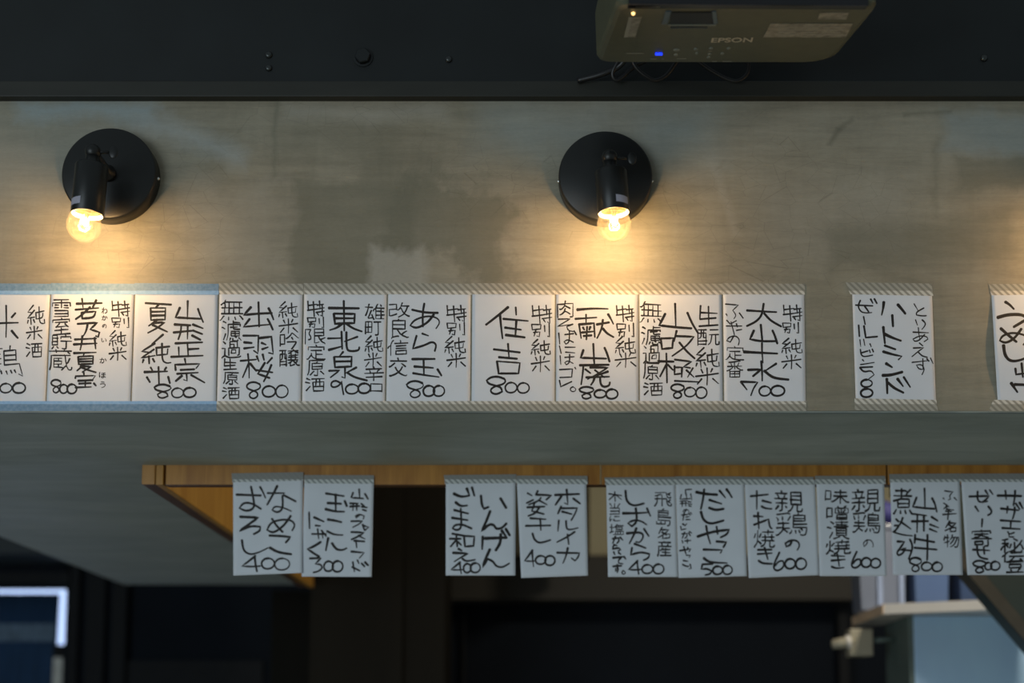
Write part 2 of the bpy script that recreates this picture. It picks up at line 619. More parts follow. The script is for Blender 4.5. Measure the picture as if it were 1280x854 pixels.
struct('floor', bxm(-4.2, 4.2, -4, 6.2, -0.05, 0), M['floor'])
struct('ceiling', bxm(-4.2, 4.2, YW - 0.0, 6.2, H, H + 0.05), M['ceil'])
struct('wall_left', bxm(-4.25, -4.2, 0.5, 6.2, 0, H), M['navy'])
struct('wall_right', bxm(4.2, 4.25, 0.5, 6.2, 0, H), M['navy'])
struct('wall_back', bxm(-4.2, 4.2, 6.2, 6.25, 0, H), M['navy'])

# boarded partition on the left, with the doorway
YP = 4.9


def upright(name, px0, px1, Y, th, mat, py0=None, py1=None, kind='structure'):
    x0, x1 = at(px0, 760, Y).x, at(px1, 760, Y).x
    z1 = H if py0 is None else at(640, py0, Y).z
    z0 = 0 if py1 is None else at(640, py1, Y).z
    o = link(name, bxm(x0, x1, Y, Y + th, z0, z1), mat)
    if kind:
        o['kind'] = kind
    return o


upright('wall_partition', 82, 400, YP, 0.06, M['navy'])
upright('wall_partition', -500, 86, YP, 0.06, M['navy'], None, 735)
upright('trim_4', 86, 98, YP - 0.03, 0.03, M['trim'])
upright('trim_5', 108, 131, YP - 0.03, 0.03, M['trim'])
upright('trim_6', 140, 158, YP - 0.045, 0.045, M['trim'])
upright('trim_7', 160, 330, YP - 0.02, 0.02, M['trim'], 826)
upright('trim_8', -500, 86, YP - 0.04, 0.04, M['trim'], 715, 729)
upright('trim_9', -500, 78, YP - 0.30, 0.30, simple('lit_ceiling_grey', (0.022, 0.032, 0.038), 0.6), 640, 692)  # strip for the ceiling beyond; the light it catches is put into its colour
# daylight seen through the doorway
upright('window_1', -500, 84, YP + 0.14, 0.02, M['daylight'], 700)

# brown post and beam behind the slips
upright('wall_post', 388, 503, 3.70, 0.25, M['brown'])
upright('wall_post', 504.5, 556, 3.72, 0.25, M['brown'])
upright('wall_panel', 340, 390, 4.2, 0.05, M['brown'], 738)
zb = at(640, 750, 4.3).z
struct('trim_10', bxm(at(552, 720, 4.3).x, at(1076, 720, 4.3).x, 4.3, 4.42, zb, at(640, 694, 4.3).z), M['brown_beam'])
upright('wall_kitchen', 500, 1320, 4.45, 0.05, M['beige'], None, 700)
upright('wall_kitchen', 500, 1320, 4.47, 0.05, M['navy'], 700)
upright('trim_11', 578, 582, 4.44, 0.03, M['trim'], 752)
upright('trim_12', 1048, 1060, 4.40, 0.05, M['trim'], 752)
upright('wall_kitchen', 1320, 2600, 3.9, 0.05, M['navy'])
upright('wall_shade_strip', 727, 737, 3.9, 0.2, M['brown'], None, 690)  # dark strip in place of the shade at the beige wall's left end

# ------------------------------------------------------------------ wooden frame round the opening
ZF = at(640, 605.5, YB).z
fr = thing('wooden_frame', 'oiled wooden board frame hung under the grey plaster underside', 'frame', (XO, YB, ZF))
bx = at(200, 600, YB).x


def plank(name, x0, x1, y0, y1, z0, z1, mat, lab=None):
    o = link(name, bxm(x0, x1, y0, y1, z0, z1, None, 0.0012), mat, fr)
    if lab:
        o['label'] = lab
    return o


plank('side_board', XO + 0.0005, at(193.5, 600, YB).x, YB + 0.0035, at_z(372, 734, ZF).y, ZF, ZS + 0.45, M['wood_dark'], 'receding side board, darkened for its shaded underside')
plank('end_grain', XO + 0.0005, at(193.5, 600, YB).x, YB + 0.0003, YB + 0.0035, ZF, ZS + 0.45, M['wood_end'], 'pale end grain of the side board')
plank('side_lining', at(193.5, 600, YB).x, bx + 0.004, YB + 0.003, at_z(378, 735, ZF).y, ZF, ZS + 0.45, M['wood_side'], 'orange inner face of the side board')
seams = [at(p, 595, YB).x for p in (206, 751, 1109, 1420)]
for a, b in zip(seams, seams[1:]):
    plank('front_board', a + 0.0012, b - 0.0012, YB + 0.001, YB + 0.025, ZF, ZS + 0.20, M['wood_front'])
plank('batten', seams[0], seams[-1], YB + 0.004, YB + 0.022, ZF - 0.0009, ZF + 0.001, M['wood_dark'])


# ------------------------------------------------------------------ wall lamps
def wall_lamp(disc, rdisc, ball, mouth, bulb, wing, sticker_side, label, energy):
    """disc/ball/mouth/bulb: photo pixels of the front-face centre, ball joint, tube mouth and bulb centre"""
    t = 0.022
    c = at(*disc, YW - t)
    root = thing('wall_lamp', label, 'lamp', (c.x, YW, c.z), 'black wall lamps with clear bulbs')
    R = rdisc * (YW - t) / FPX
    mt = Matrix.Translation((c.x, YW, c.z)) @ Matrix.Rotation(math.radians(90), 4, 'X')
    bm = bmesh.new()
    lathe(bm, [(0, 0.0003), (R + 0.0005, 0.0003), (R + 0.0005, t - 0.003), (R - 0.0005, t - 0.001), (R - 0.002, t), (0, t)], mt, 96)
    link('back_plate', bm, M['lamp'], root, True)
    for s in (-1, 1):
        bm = bmesh.new()
        ms = Matrix.Translation((c.x + s * (R + 0.0004), YW - t * 0.45, c.z - 0.003)) @ Matrix.Rotation(math.radians(90) * s, 4, 'Y')
        lathe(bm, [(0, 0.0022), (0.0016, 0.0018), (0.0022, 0.0), (0.0022, -0.002)], ms, 12)
        o = link('plate_screw', bm, M['chrome'], root, True)
        o['label'] = 'small bright screw in the plate rim'
    yb = YW - t - 0.060
    b = at(*ball, yb)
    m = at(*mouth, yb)
    # stem from plate to ball
    bm = bmesh.new()
    st = Vector((c.x, YW - t, c.z - 0.002))
    d = (b - st)
    q = d.to_track_quat('Z', 'Y').to_matrix().to_4x4()
    lathe(bm, [(0, -0.001), (0.0105, -0.001), (0.0105, 0.006), (0.0065, 0.009), (0.0058, d.length), (0, d.length)], Matrix.Translation(st) @ q, 24)
    link('stem', bm, M['lamp'], root, True)
    bm = bmesh.new()
    bmesh.ops.create_uvsphere(bm, u_segments=28, v_segments=18, radius=0.0098, matrix=Matrix.Translation(b))
    link('ball_joint', bm, M['lamp'], root, True)
    # thumb screw
    w = at(*wing, yb)
    bm = bmesh.new()
    tube(bm, [b, b + (w - b) * 0.75], 0.0022, 10)
    mw = Matrix.Translation(w) @ Matrix.Diagonal((0.0056, 0.0018, 0.0080, 1))
    bmesh.ops.create_uvsphere(bm, u_segments=20, v_segments=12, radius=1, matrix=mw)
    link('thumb_screw', bm, M['lamp'], root, True)
    # tube, open at the bottom
    ax = (b - m)
    Ln = ax.length
    qa = ax.to_track_quat('Z', 'Y').to_matrix().to_4x4()
    mm = Matrix.Translation(m) @ qa
    r = 0.0198
    top = Ln - 0.0165
    bm = bmesh.new()
    lathe(bm, [(0.0178, 0.0005), (0.0184, 0.0), (r - 0.0004, 0.0), (r, 0.0006), (r, top - 0.003), (r - 0.001, top - 0.001), (r - 0.003, top), (0.0105, top + 0.0012), (0.0088, top + 0.003), (0.0080, Ln - 0.004), (0, Ln - 0.003)], mm, 56)
    link('shade_tube', bm, M['lamp'], root, True)
    bm = bmesh.new()
    lathe(bm, [(0.0176, 0.0035), (0.0176, 0.030), (0, 0.030)], mm, 48)
    o = link('tube_lining', bm, M['porcelain'], root, True)
    o['label'] = 'ochre inside of the tube'
    bm = bmesh.new()
    lathe(bm, [(0.0185, -0.0002), (0.0180, 0.0000), (0.0174, 0.0012), (0.0170, 0.0045), (0.0177, 0.0050)], mm, 48)
    o = link('mouth_ring', bm, M['rimwhite'], root, True)
    o['label'] = 'bright ring round the tube mouth'
    bm = bmesh.new()
    lathe(bm, [(0.0098, 0.029), (0.0098, 0.012), (0.0085, 0.011), (0, 0.011)], mm, 32)
    link('bulb_cap', bm, M['brass'], root, True)
    # glass
    bc = at(*bulb, yb)
    bd = (bc - m)
    qb = bd.to_track_quat('-Z', 'Y').to_matrix().to_4x4()
    mb = Matrix.Translation(bc) @ qb
    rb = 0.0208
    prof = [(0, -rb)]
    for k in range(1, 15):
        a = -math.pi / 2 + k * math.pi / 18
        prof.append((rb * math.cos(a), rb * math.sin(a)))
    prof += [(0.0130, 0.0195), (0.0108, 0.0235), (0.0095, 0.0275)]
    bm = bmesh.new()
    lathe(bm, prof, mb, 48)
    link('bulb', bm, M['glass'], root, True)
    bm = bmesh.new()
    f = []
    for k in range(15):
        a = math.pi * (k / 14)
        f.append(mb @ Vector((0.0048 * math.cos(a), 0.0030 * math.sin(k * 1.9), 0.0020 + 0.0035 * math.sin(a))))
    tube(bm, f, 0.0017, 8)
    link('filament', bm, M['filament'], root, True)
    bm = bmesh.new()
    lathe(bm, [(0.0045, 0.026), (0.0030, 0.014), (0.0022, 0.009), (0, 0.008)], mb, 16)
    link('glass_stem', bm, M['porcelain'], root, True)
    # sticker wrapped on the tube
    bm = bmesh.new()
    a0, a1 = sticker_side
    vs = []
    for k in range(9):
        a = math.radians(a0 + (a1 - a0) * k / 8)
        for h in (0.0075, 0.0165):
            # angle measured round the axis, -90 faces the camera
            p = m + Vector((math.cos(a), math.sin(a), 0)) * (r + 0.00025) + ax.normalized() * h
            vs.append(bm.verts.new(p))
    for k in range(8):
        bm.faces.new((vs[2 * k], vs[2 * k + 2], vs[2 * k + 3], vs[2 * k + 1]))
    o = link('sticker', bm, M['sticker'], root, True)
    o['label'] = 'small grey printed sticker near the mouth'
    # the light it gives
    l = bpy.data.lights.new('bulb_light', 'POINT')
    l.energy = energy
    l.color = (1.0, 0.60, 0.25)
    l.shadow_soft_size = 0.007
    lo_ = bpy.data.objects.new('bulb_light', l)
    C.objects.link(lo_)
    lo_.parent = root
    lo_.location = bc + Vector((0, 0, 0.002)) - root.location
    return root


BULB = 1.08
wall_lamp((135.5, 216), 60.9, (116.5, 190), (109.2, 268.5), (105, 281.5), (141.5, 190.5), (-178, -100),
          'black wall lamp with a lit clear bulb, above the blue-taped slips at left', BULB)
wall_lamp((757, 219.5), 60.5, (762, 197), (767.3, 266.5), (767.5, 280.5), (790, 198), (-82, -28),
          'black wall lamp with a lit clear bulb, in the middle under the projector', BULB)
wall_lamp((1385, 220), 60.5, (1392, 198), (1400, 267), (1402, 281.5), (1418, 198), (-82, -28),
          'black wall lamp beyond the right frame edge, glowing over the last upper slip', BULB)

# ------------------------------------------------------------------ bolts and screws on the black beam
YF = YW - 0.008


def rosette(px, py, r, h, n, name, label, mat, cat='bolt', group=None):
    p = at(px, py, YF)
    mt = Matrix.Translation((p.x, YF, p.z)) @ Matrix.Rotation(math.radians(90), 4, 'X')
    bm = bmesh.new()
    if n == 6:
        lathe(bm, [(0, 0.0002), (r * 1.22, 0.0002), (r * 1.22, 0.0016), (r * 0.95, 0.0018)], mt, 28)
        lathe(bm, [(r, 0.0014), (r, h - 0.001), (r * 0.9, h), (0, h)], mt @ Matrix.Rotation(0.2, 4, 'Z'), 6)
    else:
        lathe(bm, [(0, 0.0002), (r, 0.0002), (r * 0.92, h * 0.55), (r * 0.55, h), (0, h * 0.75)], mt, 16)
    o = link(name, bm, mat, None, n != 6, origin=(p.x, YF, p.z))
    tag(o, label, cat, group)


M['screw'] = simple('worn_screw', (0.045, 0.05, 0.05), 0.25, metal=0.6, var=0.5, scale=900)
rosette(454, 72, 0.0105, 0.008, 6, 'hex_bolt', 'large black hexagonal bolt on the black beam left of the projector', M['beam'])
rosette(336, 69, 0.0048, 0.004, 12, 'screw', 'upper of two small screws on the black beam, left of the hexagonal bolt', M['screw'], 'screw')
rosette(336, 85.5, 0.0045, 0.004, 12, 'screw', 'lower of two small screws on the black beam, left of the hexagonal bolt', M['screw'], 'screw')
rosette(561, 74.5, 0.0046, 0.004, 12, 'screw', 'small lone screw on the black beam between hexagonal bolt and projector', M['screw'], 'screw')
rosette(1230, 73, 0.0048, 0.004, 12, 'screw', 'small screw on the black beam right of the projector', M['screw'], 'screw')

# short open seam between beam and lip
a_, b_ = at(150, 101.5, YW - 0.0145), at(218, 98, YW - 0.0145)
struct('trim_15', bxm(a_.x, b_.x, YW - 0.0105, YW - 0.0070, zl1 - 0.0002, zl1 + 0.0022), M['gap'])

# ------------------------------------------------------------------ projector, hung upside down in front of the beam
pz, px_, pyw = 0.831 + EYE.z, 0.221, 1.515
yaw, tilt, roll = 0.107, 0.119, -0.05
PM = Matrix.Translation((px_, pyw, pz)) @ Matrix.Rotation(yaw, 4, 'Z') @ Matrix.Rotation(tilt, 4, 'X') @ Matrix.Rotation(roll, 4, 'Y')
PI_ = PM.inverted()
PW, PD, PH = 0.150, 0.181, 0.085
pj = thing('projector', 'dark ceiling projector hung upside down over the middle wall lamp', 'projector', PM @ Vector((0, PD / 2, PH)))


def on_panel(px, py):
    o = PI_ @ EYE
    d = PI_.to_3x3() @ ray(px, py)
    t = -o.z / d.z
    p = o + d * t
    return p.x, p.y


def rounded(r_fl, r_fr, r_n, inset, z):
    """outline of the panel, counter-clockwise seen from above, at local height z"""
    P = []

    def arc(cx, cy, r, a0, a1):
        for k in range(7):
            a = math.radians(a0 + (a1 - a0) * k / 6)
            P.append(Vector((cx + r * math.cos(a), cy + r * math.sin(a), z)))
    w, d = PW - inset, PD - inset
    n = inset
    arc(-w + r_n, n + r_n, r_n, 180, 270)
    arc(w - r_n, n + r_n, r_n, 270, 360)
    arc(w - r_fr, d - r_fr, r_fr, 0, 90)
    arc(-w + r_fl, d - r_fl, r_fl, 90, 180)
    return P


bm = bmesh.new()
prev = None
for inset, z in ((0.007, 0.0), (0.0022, 0.0016), (0.0, 0.006), (0.0, 0.055), (0.006, PH - 0.004), (0.010, PH)):
    ring = [bm.verts.new(PM @ p) for p in rounded(0.020, 0.034, 0.012, inset, z)]
    if prev:
        for i in range(len(ring)):
            j = (i + 1) % len(ring)
            bm.faces.new((prev[i], prev[j], ring[j], ring[i]))
    else:
        bm.faces.new(ring[::-1])
    prev = ring
bm.faces.new(prev)
bmesh.ops.recalc_face_normals(bm, faces=bm.faces)
link('casing', bm, M['proj'], pj)


def on(px0, px1, py0, py1, z0, z1, mat, name, lab=None, bev=0.0, par=None, slant=0.0):
    """small block on the panel between photo pixels (local axes)"""
    a = [on_panel(px0, py0), on_panel(px1, py0), on_panel(px1 - slant, py1), on_panel(px0 - slant, py1)]
    bm = bmesh.new()
    lo = [PM @ Vector((x, y, z1)) for x, y in a]
    hi = [PM @ Vector((x, y, z0)) for x, y in a]
    hexa(bm, lo + hi)
    bmesh.ops.recalc_face_normals(bm, faces=bm.faces)
    if bev:
        bmesh.ops.bevel(bm, geom=list(bm.edges), offset=bev, segments=2, affect='EDGES')
    o = link(name, bm, mat, par or pj)
    if lab:
        o['label'] = lab
    return o


# glossy front edge, lens window, air-vent recess, focus lever
bm = bxm(-PW + 0.013, PW - 0.013, -0.003, 0.010, -0.0005, PH - 0.012, PM, 0.0015)
link('front_panel', bm, M['gloss'], pj)
bm = bxm(-0.060, -0.004, -0.0045, -0.0005, 0.018, 0.066, PM, 0.001)
link('lens_surround', bm, M['proj'], pj)
bm = bmesh.new()
lathe(bm, [(0, 0.006), (0.010, 0.005), (0.018, 0.001), (0.021, 0.0), (0.021, -0.004)], PM @ Matrix.Translation((-0.032, -0.0045, 0.042)) @ Matrix.Rotation(math.radians(90), 4, 'X'), 40)
link('lens', bm, M['lens'], pj, True)
for k in range(14):
    link('vent_slat', bxm(0.045 + k * 0.006, 0.0475 + k * 0.006, -0.0042, -0.001, 0.014, 0.060, PM), M['proj'], pj)
M['edge_blue'] = simple('lens_recess_edge', (0.06, 0.10, 0.13), 0.3)
on(838, 893, 14.5, 30, -0.0004, -0.0012, M['lens'], 'lens_window', 'dark trapezoid zoom window', slant=0)
on(832, 839, 13, 29, -0.0004, -0.0016, M['edge_blue'], 'window_rim', slant=5)
on(890, 895, 13, 28, -0.0004, -0.0016, M['edge_blue'], 'window_rim', slant=-2)
on(835, 895, 29, 30.6, -0.0004, -0.0020, M['proj_edge'], 'window_rim')
on(838, 884, 32.6, 34.8, -0.0004, -0.0009, M['gloss'], 'focus_slot')
on(786, 790.5, 21, 46, -0.0003, -0.0007, M['print_dim'], 'side_label', 'narrow upright printed label', slant=6)
on(791, 802, 21, 46, -0.0003, -0.0006, M['label'], 'side_label', slant=8)
on(963, 1066, 29, 46, -0.0003, -0.0007, M['label'], 'rating_label', 'wide grey label with rows of tiny print', slant=9)
on(1025, 1061, 15, 23.5, -0.0003, -0.0007, M['label'], 'small_label', slant=3)
for k, py in enumerate((33, 36, 39, 42)):
    for q in range(3):
        on(973 + q * 28, 995 + q * 28 + (k % 2) * 4, py, py + 1.1, -0.0008, -0.0010, M['print_dim'], 'print_line', slant=0.5)
on(819, 828, 65.4, 68.2, -0.0004, -0.0012, M['led_blue'], 'indicator_light', 'blue glowing indicator', 0.0002)
a = on_panel(791.5, 16)
bm = bmesh.new()
bmesh.ops.create_uvsphere(bm, u_segments=16, v_segments=10, radius=0.0021, matrix=PM @ Matrix.Translation((a[0], a[1], -0.0006)))
o = link('indicator_light', bm, M['led_amber'], pj, True)
o['label'] = 'amber glowing spot near the front edge'
for px, py, w in ((846, 62, 9), (845, 68, 6), (870, 61, 6), (871, 66, 4), (889, 60, 6), (887, 67, 5), (886, 71, 5), (903, 66.5, 5), (911, 60, 5)):
    x, y = on_panel(px, py)
    bm = bmesh.new()
    mt = PM @ Matrix.Translation((x, y, 0)) @ Matrix.Diagonal((w * 0.00048, 0.0032, 0.0009, 1))
    lathe(bm, [(0, -1.6), (0.8, -1.5), (1, -1.0), (1, 0)], mt, 20)
    link('button', bm, M['proj_edge'], pj, True)
for px, py, w in ((783, 66, 22), (813, 73, 8), (827, 73, 3), (846, 72.6, 12), (890, 76, 6), (903, 76, 12), (886, 63, 4), (846, 61.4, 4), (795, 8, 30)):
    on(px, px + w, py, py + 0.8, -0.0003, -0.0005, M['print_dim'], 'print_line')
# maker's name, lettered as on the panel
cu = bpy.data.curves.new('logo', 'FONT')
cu.body = 'EPSON'
cu.align_x = 'CENTER'
cu.size = 1.0
cu.offset = 0.018
cu.extrude = 0.01
tmp = bpy.data.objects.new('logo_tmp', cu)
C.objects.link(tmp)
bpy.context.view_layer.update()
me = bpy.data.meshes.new_from_object(tmp.evaluated_get(bpy.context.evaluated_depsgraph_get()))
bpy.data.objects.remove(tmp)
xs = [v.co.x for v in me.vertices]
ys = [v.co.y for v in me.vertices]
bm = bmesh.new()
bm.from_mesh(me)
for v in bm.verts:
    s_ = (v.co.x - min(xs)) / (max(xs) - min(xs))
    t_ = (v.co.y - min(ys)) / (max(ys) - min(ys))
    x, y = on_panel(888.5 + 51.5 * s_ + 1.5 * t_, 52.6 - 5.6 * t_ - 0.6 * s_)
    v.co = PM @ Vector((x, y, -0.0004 - (0.0003 if v.co.z > 0 else 0)))
link('logo_lettering', bm, M['print'], pj)
# mounting plate and arm up to the ceiling bracket
bm = bxm(-0.05, 0.05, 0.05, 0.14, PH - 0.001, PH + 0.008, PM, 0.001)
link('mount_plate', bm, M['beam'], pj)
c0 = PM @ Vector((0, 0.095, PH))
bm = bmesh.new()
tube(bm, [c0, Vector((c0.x, c0.y, H + 0.02))], 0.018, 20)
link('mount_pole', bm, M['beam'], pj, True)
bm = bmesh.new()
for sx_ in (-0.11, 0.11):
    tube(bm, curve_pts([PM @ Vector((sx_, 0.165, 0.03)), PM @ Vector((sx_, 0.195, 0.02)), PM @ Vector((sx_ * 0.9, 0.2, 0.06))], 6), 0.003)
link('foot', bm, M['beam'], pj, True)

# cables sagging between projector and beam
def cable(pts, r, label):
    w = [at(x, y, Y) for x, y, Y in pts]
    bm = bmesh.new()
    tube(bm, curve_pts(w, 8), r, 10)
    o = link('cable', bm, M['cable'], None, True, origin=w[0])
    tag(o, label, 'cable')


cable([(790, 60, 1.735), (775, 82, 1.75), (752, 93, 1.755), (722, 101, 1.762)], 0.0035, 'black cable sloping down left from under the projector, leftmost one')
cable([(785, 60, 1.74), (795, 84, 1.745), (812, 98, 1.75), (822, 100, 1.755), (835, 92, 1.755), (850, 70, 1.75)], 0.0026, 'thin black cable looping down under the projector left half')
cable([(780, 66, 1.745), (766, 90, 1.752), (772, 100, 1.756), (792, 84, 1.754), (812, 74, 1.75)], 0.0028, 'black cable curling in a small loop below the projector corner')
cable([(862, 66, 1.745), (880, 82, 1.75), (905, 97, 1.755), (922, 101, 1.756), (934, 92, 1.755), (936, 76, 1.75), (934, 60, 1.74)], 0.0024, 'dark cable sagging in a wide loop under the projector logo')

# ------------------------------------------------------------------ things in the kitchen beyond
def slab_thing(name, px0, px1, py0, py1, Y, th, mat, label, cat, bev=0.002):
    bm = slab(px0, px1, py0, py1, Y, th, bev)
    a = at((px0 + px1) / 2, py1, Y)
    o = link(name, bm, mat, None, origin=(a.x, Y + th / 2, a.z))
    tag(o, label, cat)
    return o


YC = 3.0
c = at(1140, 768, YC)
cab = thing('steel_cabinet', 'tall blue-grey steel cabinet standing under the white shelf board at lower right', 'cabinet', (c.x + 0.3, YC + 0.12, 0))
zt = at(640, 770, YC).z
link('front_panel', bxm(c.x + 0.003, c.x + 0.62, YC, YC + 0.012, 0.05, zt, None, 0.002), M['steel'], cab)
o = link('side_panel', bxm(c.x - 0.008, c.x + 0.003, YC + 0.001, YC + 0.21, 0.05, zt, None, 0.001), M['post'], cab)
o['label'] = 'dark grey-green side of the cabinet'
link('carcass', bxm(c.x + 0.003, c.x + 0.618, YC + 0.012, YC + 0.21, 0.05, zt - 0.002), M['post'], cab)
link('plinth', bxm(c.x + 0.01, c.x + 0.60, YC + 0.02, YC + 0.20, 0, 0.05), M['gap'], cab)

sf = thing('shelf_board', 'white shelf board with pale raw left edge, lying on the steel cabinet', 'shelf', at(1170, 765, YC - 0.03))
p0, p1 = at(1105, 771, YC - 0.03), at(1238, 757, YC - 0.12)
zu = zt + 0.001
q0, q1 = Vector((p0.x, p0.y, zu)), Vector((p1.x + 0.10, p1.y - 0.05, zu))
q3 = Vector(at_z(1066, 783, zu))
q2 = q1 + (q3 - q0)
thick = 0.021
bm = bmesh.new()
hexa(bm, [q0, q1, q2, q3] + [q + Vector((0, 0, thick)) for q in (q0, q1, q2, q3)])
bmesh.ops.recalc_face_normals(bm, faces=bm.faces)
link('board', bm, M['white'], sf)
bm = bmesh.new()
dx = Vector((-0.002, 0, 0))
hexa(bm, [q0 + dx, q0, q3, q3 + dx] + [q + Vector((0, 0, thick)) for q in (q0 + dx, q0, q3, q3 + dx)])
o = link('edge_strip', bm, M['birch'], sf)
o['label'] = 'raw wood left edge'


def tub(px0, px1, py0, Y, d, mat, label, ribs=(), cat='container'):
    a, b = at(px0, py0, Y), at(px1, py0, Y)
    z0 = zu + thick + 0.0005
    h = a.z - z0
    t = thing('storage_tub', label, cat, ((a.x + b.x) / 2, Y + d / 2, z0))
    bm = bmesh.new()
    w = (b.x - a.x) / 2
    prev = None
    for s, z in ((0.86, 0), (0.88, 0.004), (1.0, h), (1.0, h)):
        ring = []
        for sx_, sy_ in ((-1, -1), (1, -1), (1, 1), (-1, 1)):
            ring.append(bm.verts.new(((a.x + b.x) / 2 + sx_ * w * s, Y + d / 2 + sy_ * d / 2 * s, z0 + z)))
        if prev:
            for i in range(4):
                bm.faces.new((prev[i], prev[(i + 1) % 4], ring[(i + 1) % 4], ring[i]))
        else:
            bm.faces.new(ring[::-1])
        prev = ring
    link('body', bm, mat, t)
    link('lid', bxm(a.x - 0.004, b.x + 0.004, Y - 0.004, Y + d + 0.004, z0 + h, z0 + h + 0.012, None, 0.003), mat, t)
    for r0, r1 in ribs:
        x0, x1 = at(r0, 720, Y).x, at(r1, 720, Y).x
        link('rib', bxm(x0, x1, Y - 0.001, Y + 0.02, z0 + 0.002, z0 + h), M['streak'], t)
    return t, z0 + h + 0.012


t1, top1 = tub(1072, 1132, 662, 3.10, 0.10, M['crate1'], 'cloudy grey-blue plastic tub at the left end of the white shelf', ((1097, 1103), (1124, 1130)))
tub(1141, 1186, 668, 3.08, 0.10, M['crate2'], 'mid blue plastic tub in the middle of the white shelf')
tub(1196, 1262, 650, 3.06, 0.10, M['crate3'], 'deep blue plastic tub at the right end of the white shelf')
bm = bmesh.new()
ca = at(1104, 645, 3.14)
bmesh.ops.create_icosphere(bm, subdivisions=3, radius=1, matrix=Matrix.Translation((ca.x, 3.155, top1 + 0.030)) @ Matrix.Diagonal((0.055, 0.04, 0.030, 1)))
for v in bm.verts:
    v.co += Vector((math.sin(v.co.z * 160) * 0.003, 0, math.sin(v.co.x * 130) * 0.003))
    v.co.z = max(v.co.z, top1 + 0.0005)
tag(link('cloth_bundle', bm, M['indigo'], None, True, origin=(ca.x, 3.155, top1)), 'folded indigo cloth bundle on the left plastic tub, seen between two lower slips', 'cloth')

# cream box with a stubby nozzle, screwed to the cabinet side
bxp = at(1078, 803, 3.12)
cb = thing('switch_box', 'small cream box with stubby nozzle beside the steel cabinet', 'box', (bxp.x, 3.12, bxp.z))
o = link('body', slab(1063, 1091, 786, 820, 3.10, 0.05, 0.003), M['cream'], cb)
bm = bmesh.new()
a, b = at(1066, 802, 3.11), at(1039, 806, 3.11)
q = (b - a).to_track_quat('Z', 'Y').to_matrix().to_4x4()
lathe(bm, [(0, -0.002), (0.012, -0.002), (0.014, 0.012), (0.012, 0.02), (0.010, (b - a).length - 0.003), (0, (b - a).length)], Matrix.Translation(a) @ q, 20)
link('nozzle', bm, M['cream'], cb, True)
bm = bmesh.new()
lathe(bm, [(0.0145, 0.006), (0.0155, 0.008), (0.0155, 0.013), (0.0145, 0.015)], Matrix.Translation(a) @ q, 20)
o = link('collar', bm, M['white'], cb, True)
o['label'] = 'white ring on the nozzle'
bm = bmesh.new()
tube(bm, [at(1089, 801, 3.12), at(1120, 799, 3.12)], 0.006, 10)
link('bracket', bm, M['post'], cb, True)

# sloping dark green panel at the right, nearer than the shelf
pts = [(1120, 612), (1213, 722), (1300, 826), (1460, 1010), (1560, 1010), (1560, 560), (1120, 560)]
sp = [at(x, y, 2.62) for x, y in pts]
pn = thing('sloping_panel', 'dark green sloping panel with worn brown lower rim at the right frame edge', 'panel', sp[3])
link('board', prism(sp, (0, 0.05, 0)), M['green'], pn)
n = (sp[3] - sp[0]).normalized()
k = Vector((n.z, 0, -n.x))
if k.z > 0:
    k = -k
rim = [sp[0] + k * 0.0015, sp[3] + k * 0.0015, sp[3] - k * 0.022, sp[0] - k * 0.022]
link('rim', prism([p + Vector((0, -0.004, 0)) for p in rim], (0, 0.058, 0)), M['rim'], pn)

# indigo door curtain at the lower left with daylight round it
cu_ = thing('door_curtain', 'dark blue cloth curtain hanging in the bright doorway at lower left', 'curtain', at(-60, 745, YP + 0.1))
bm = bmesh.new()
nx = 60
zt_, zb_ = at(640, 742, YP + 0.1).z, 0.75
x0, x1 = at(-260, 800, YP + 0.1).x, at(73.5, 800, YP + 0.1).x
g = []
for i in range(nx + 1):
    x = x0 + (x1 - x0) * i / nx
    row = []
    for j in range(7):
        z = zt_ + (zb_ - zt_) * j / 6
        row.append(bm.verts.new((x - 0.004 * j * (i == nx), YP + 0.1 + 0.012 * math.sin(i * 0.9) * (0.3 + j / 6), z)))
    g.append(row)
for i in range(nx):
    for j in range(6):
        bm.faces.new((g[i][j], g[i + 1][j], g[i + 1][j + 1], g[i][j + 1]))
bmesh.ops.solidify(bm, geom=list(bm.faces), thickness=0.003)
link('cloth', bm, M['curtain'], cu_, True)
a, b = at(-260, 802, YP + 0.075), at(70, 780, YP + 0.075)
o = link('band', bxm(a.x, b.x, YP + 0.070, YP + 0.078, a.z, b.z), M['curtain_band'], cu_)
o['label'] = 'paler worn band across the cloth'
bm = bmesh.new()
tube(bm, [at(-400, 746, YP + 0.118), at(73, 746, YP + 0.118)], 0.006, 10)
link('rod', bm, M['trim'], cu_, True)
upright('trim_13', 68, 86, YP + 0.085, 0.012, M['trim'], 806, 1100)
upright('trim_14', 69, 80.5, YP + 0.068, 0.016, simple('grey_door_frame', (0.62, 0.62, 0.58), 0.6), 822, 1100)

# ------------------------------------------------------------------ handwriting
def parse(s):
    out = []
    for st in s.split(';'):
        st = st.split()
        if st:
            out.append([tuple(float(v) for v in q.split(',')) for q in st])
    return out


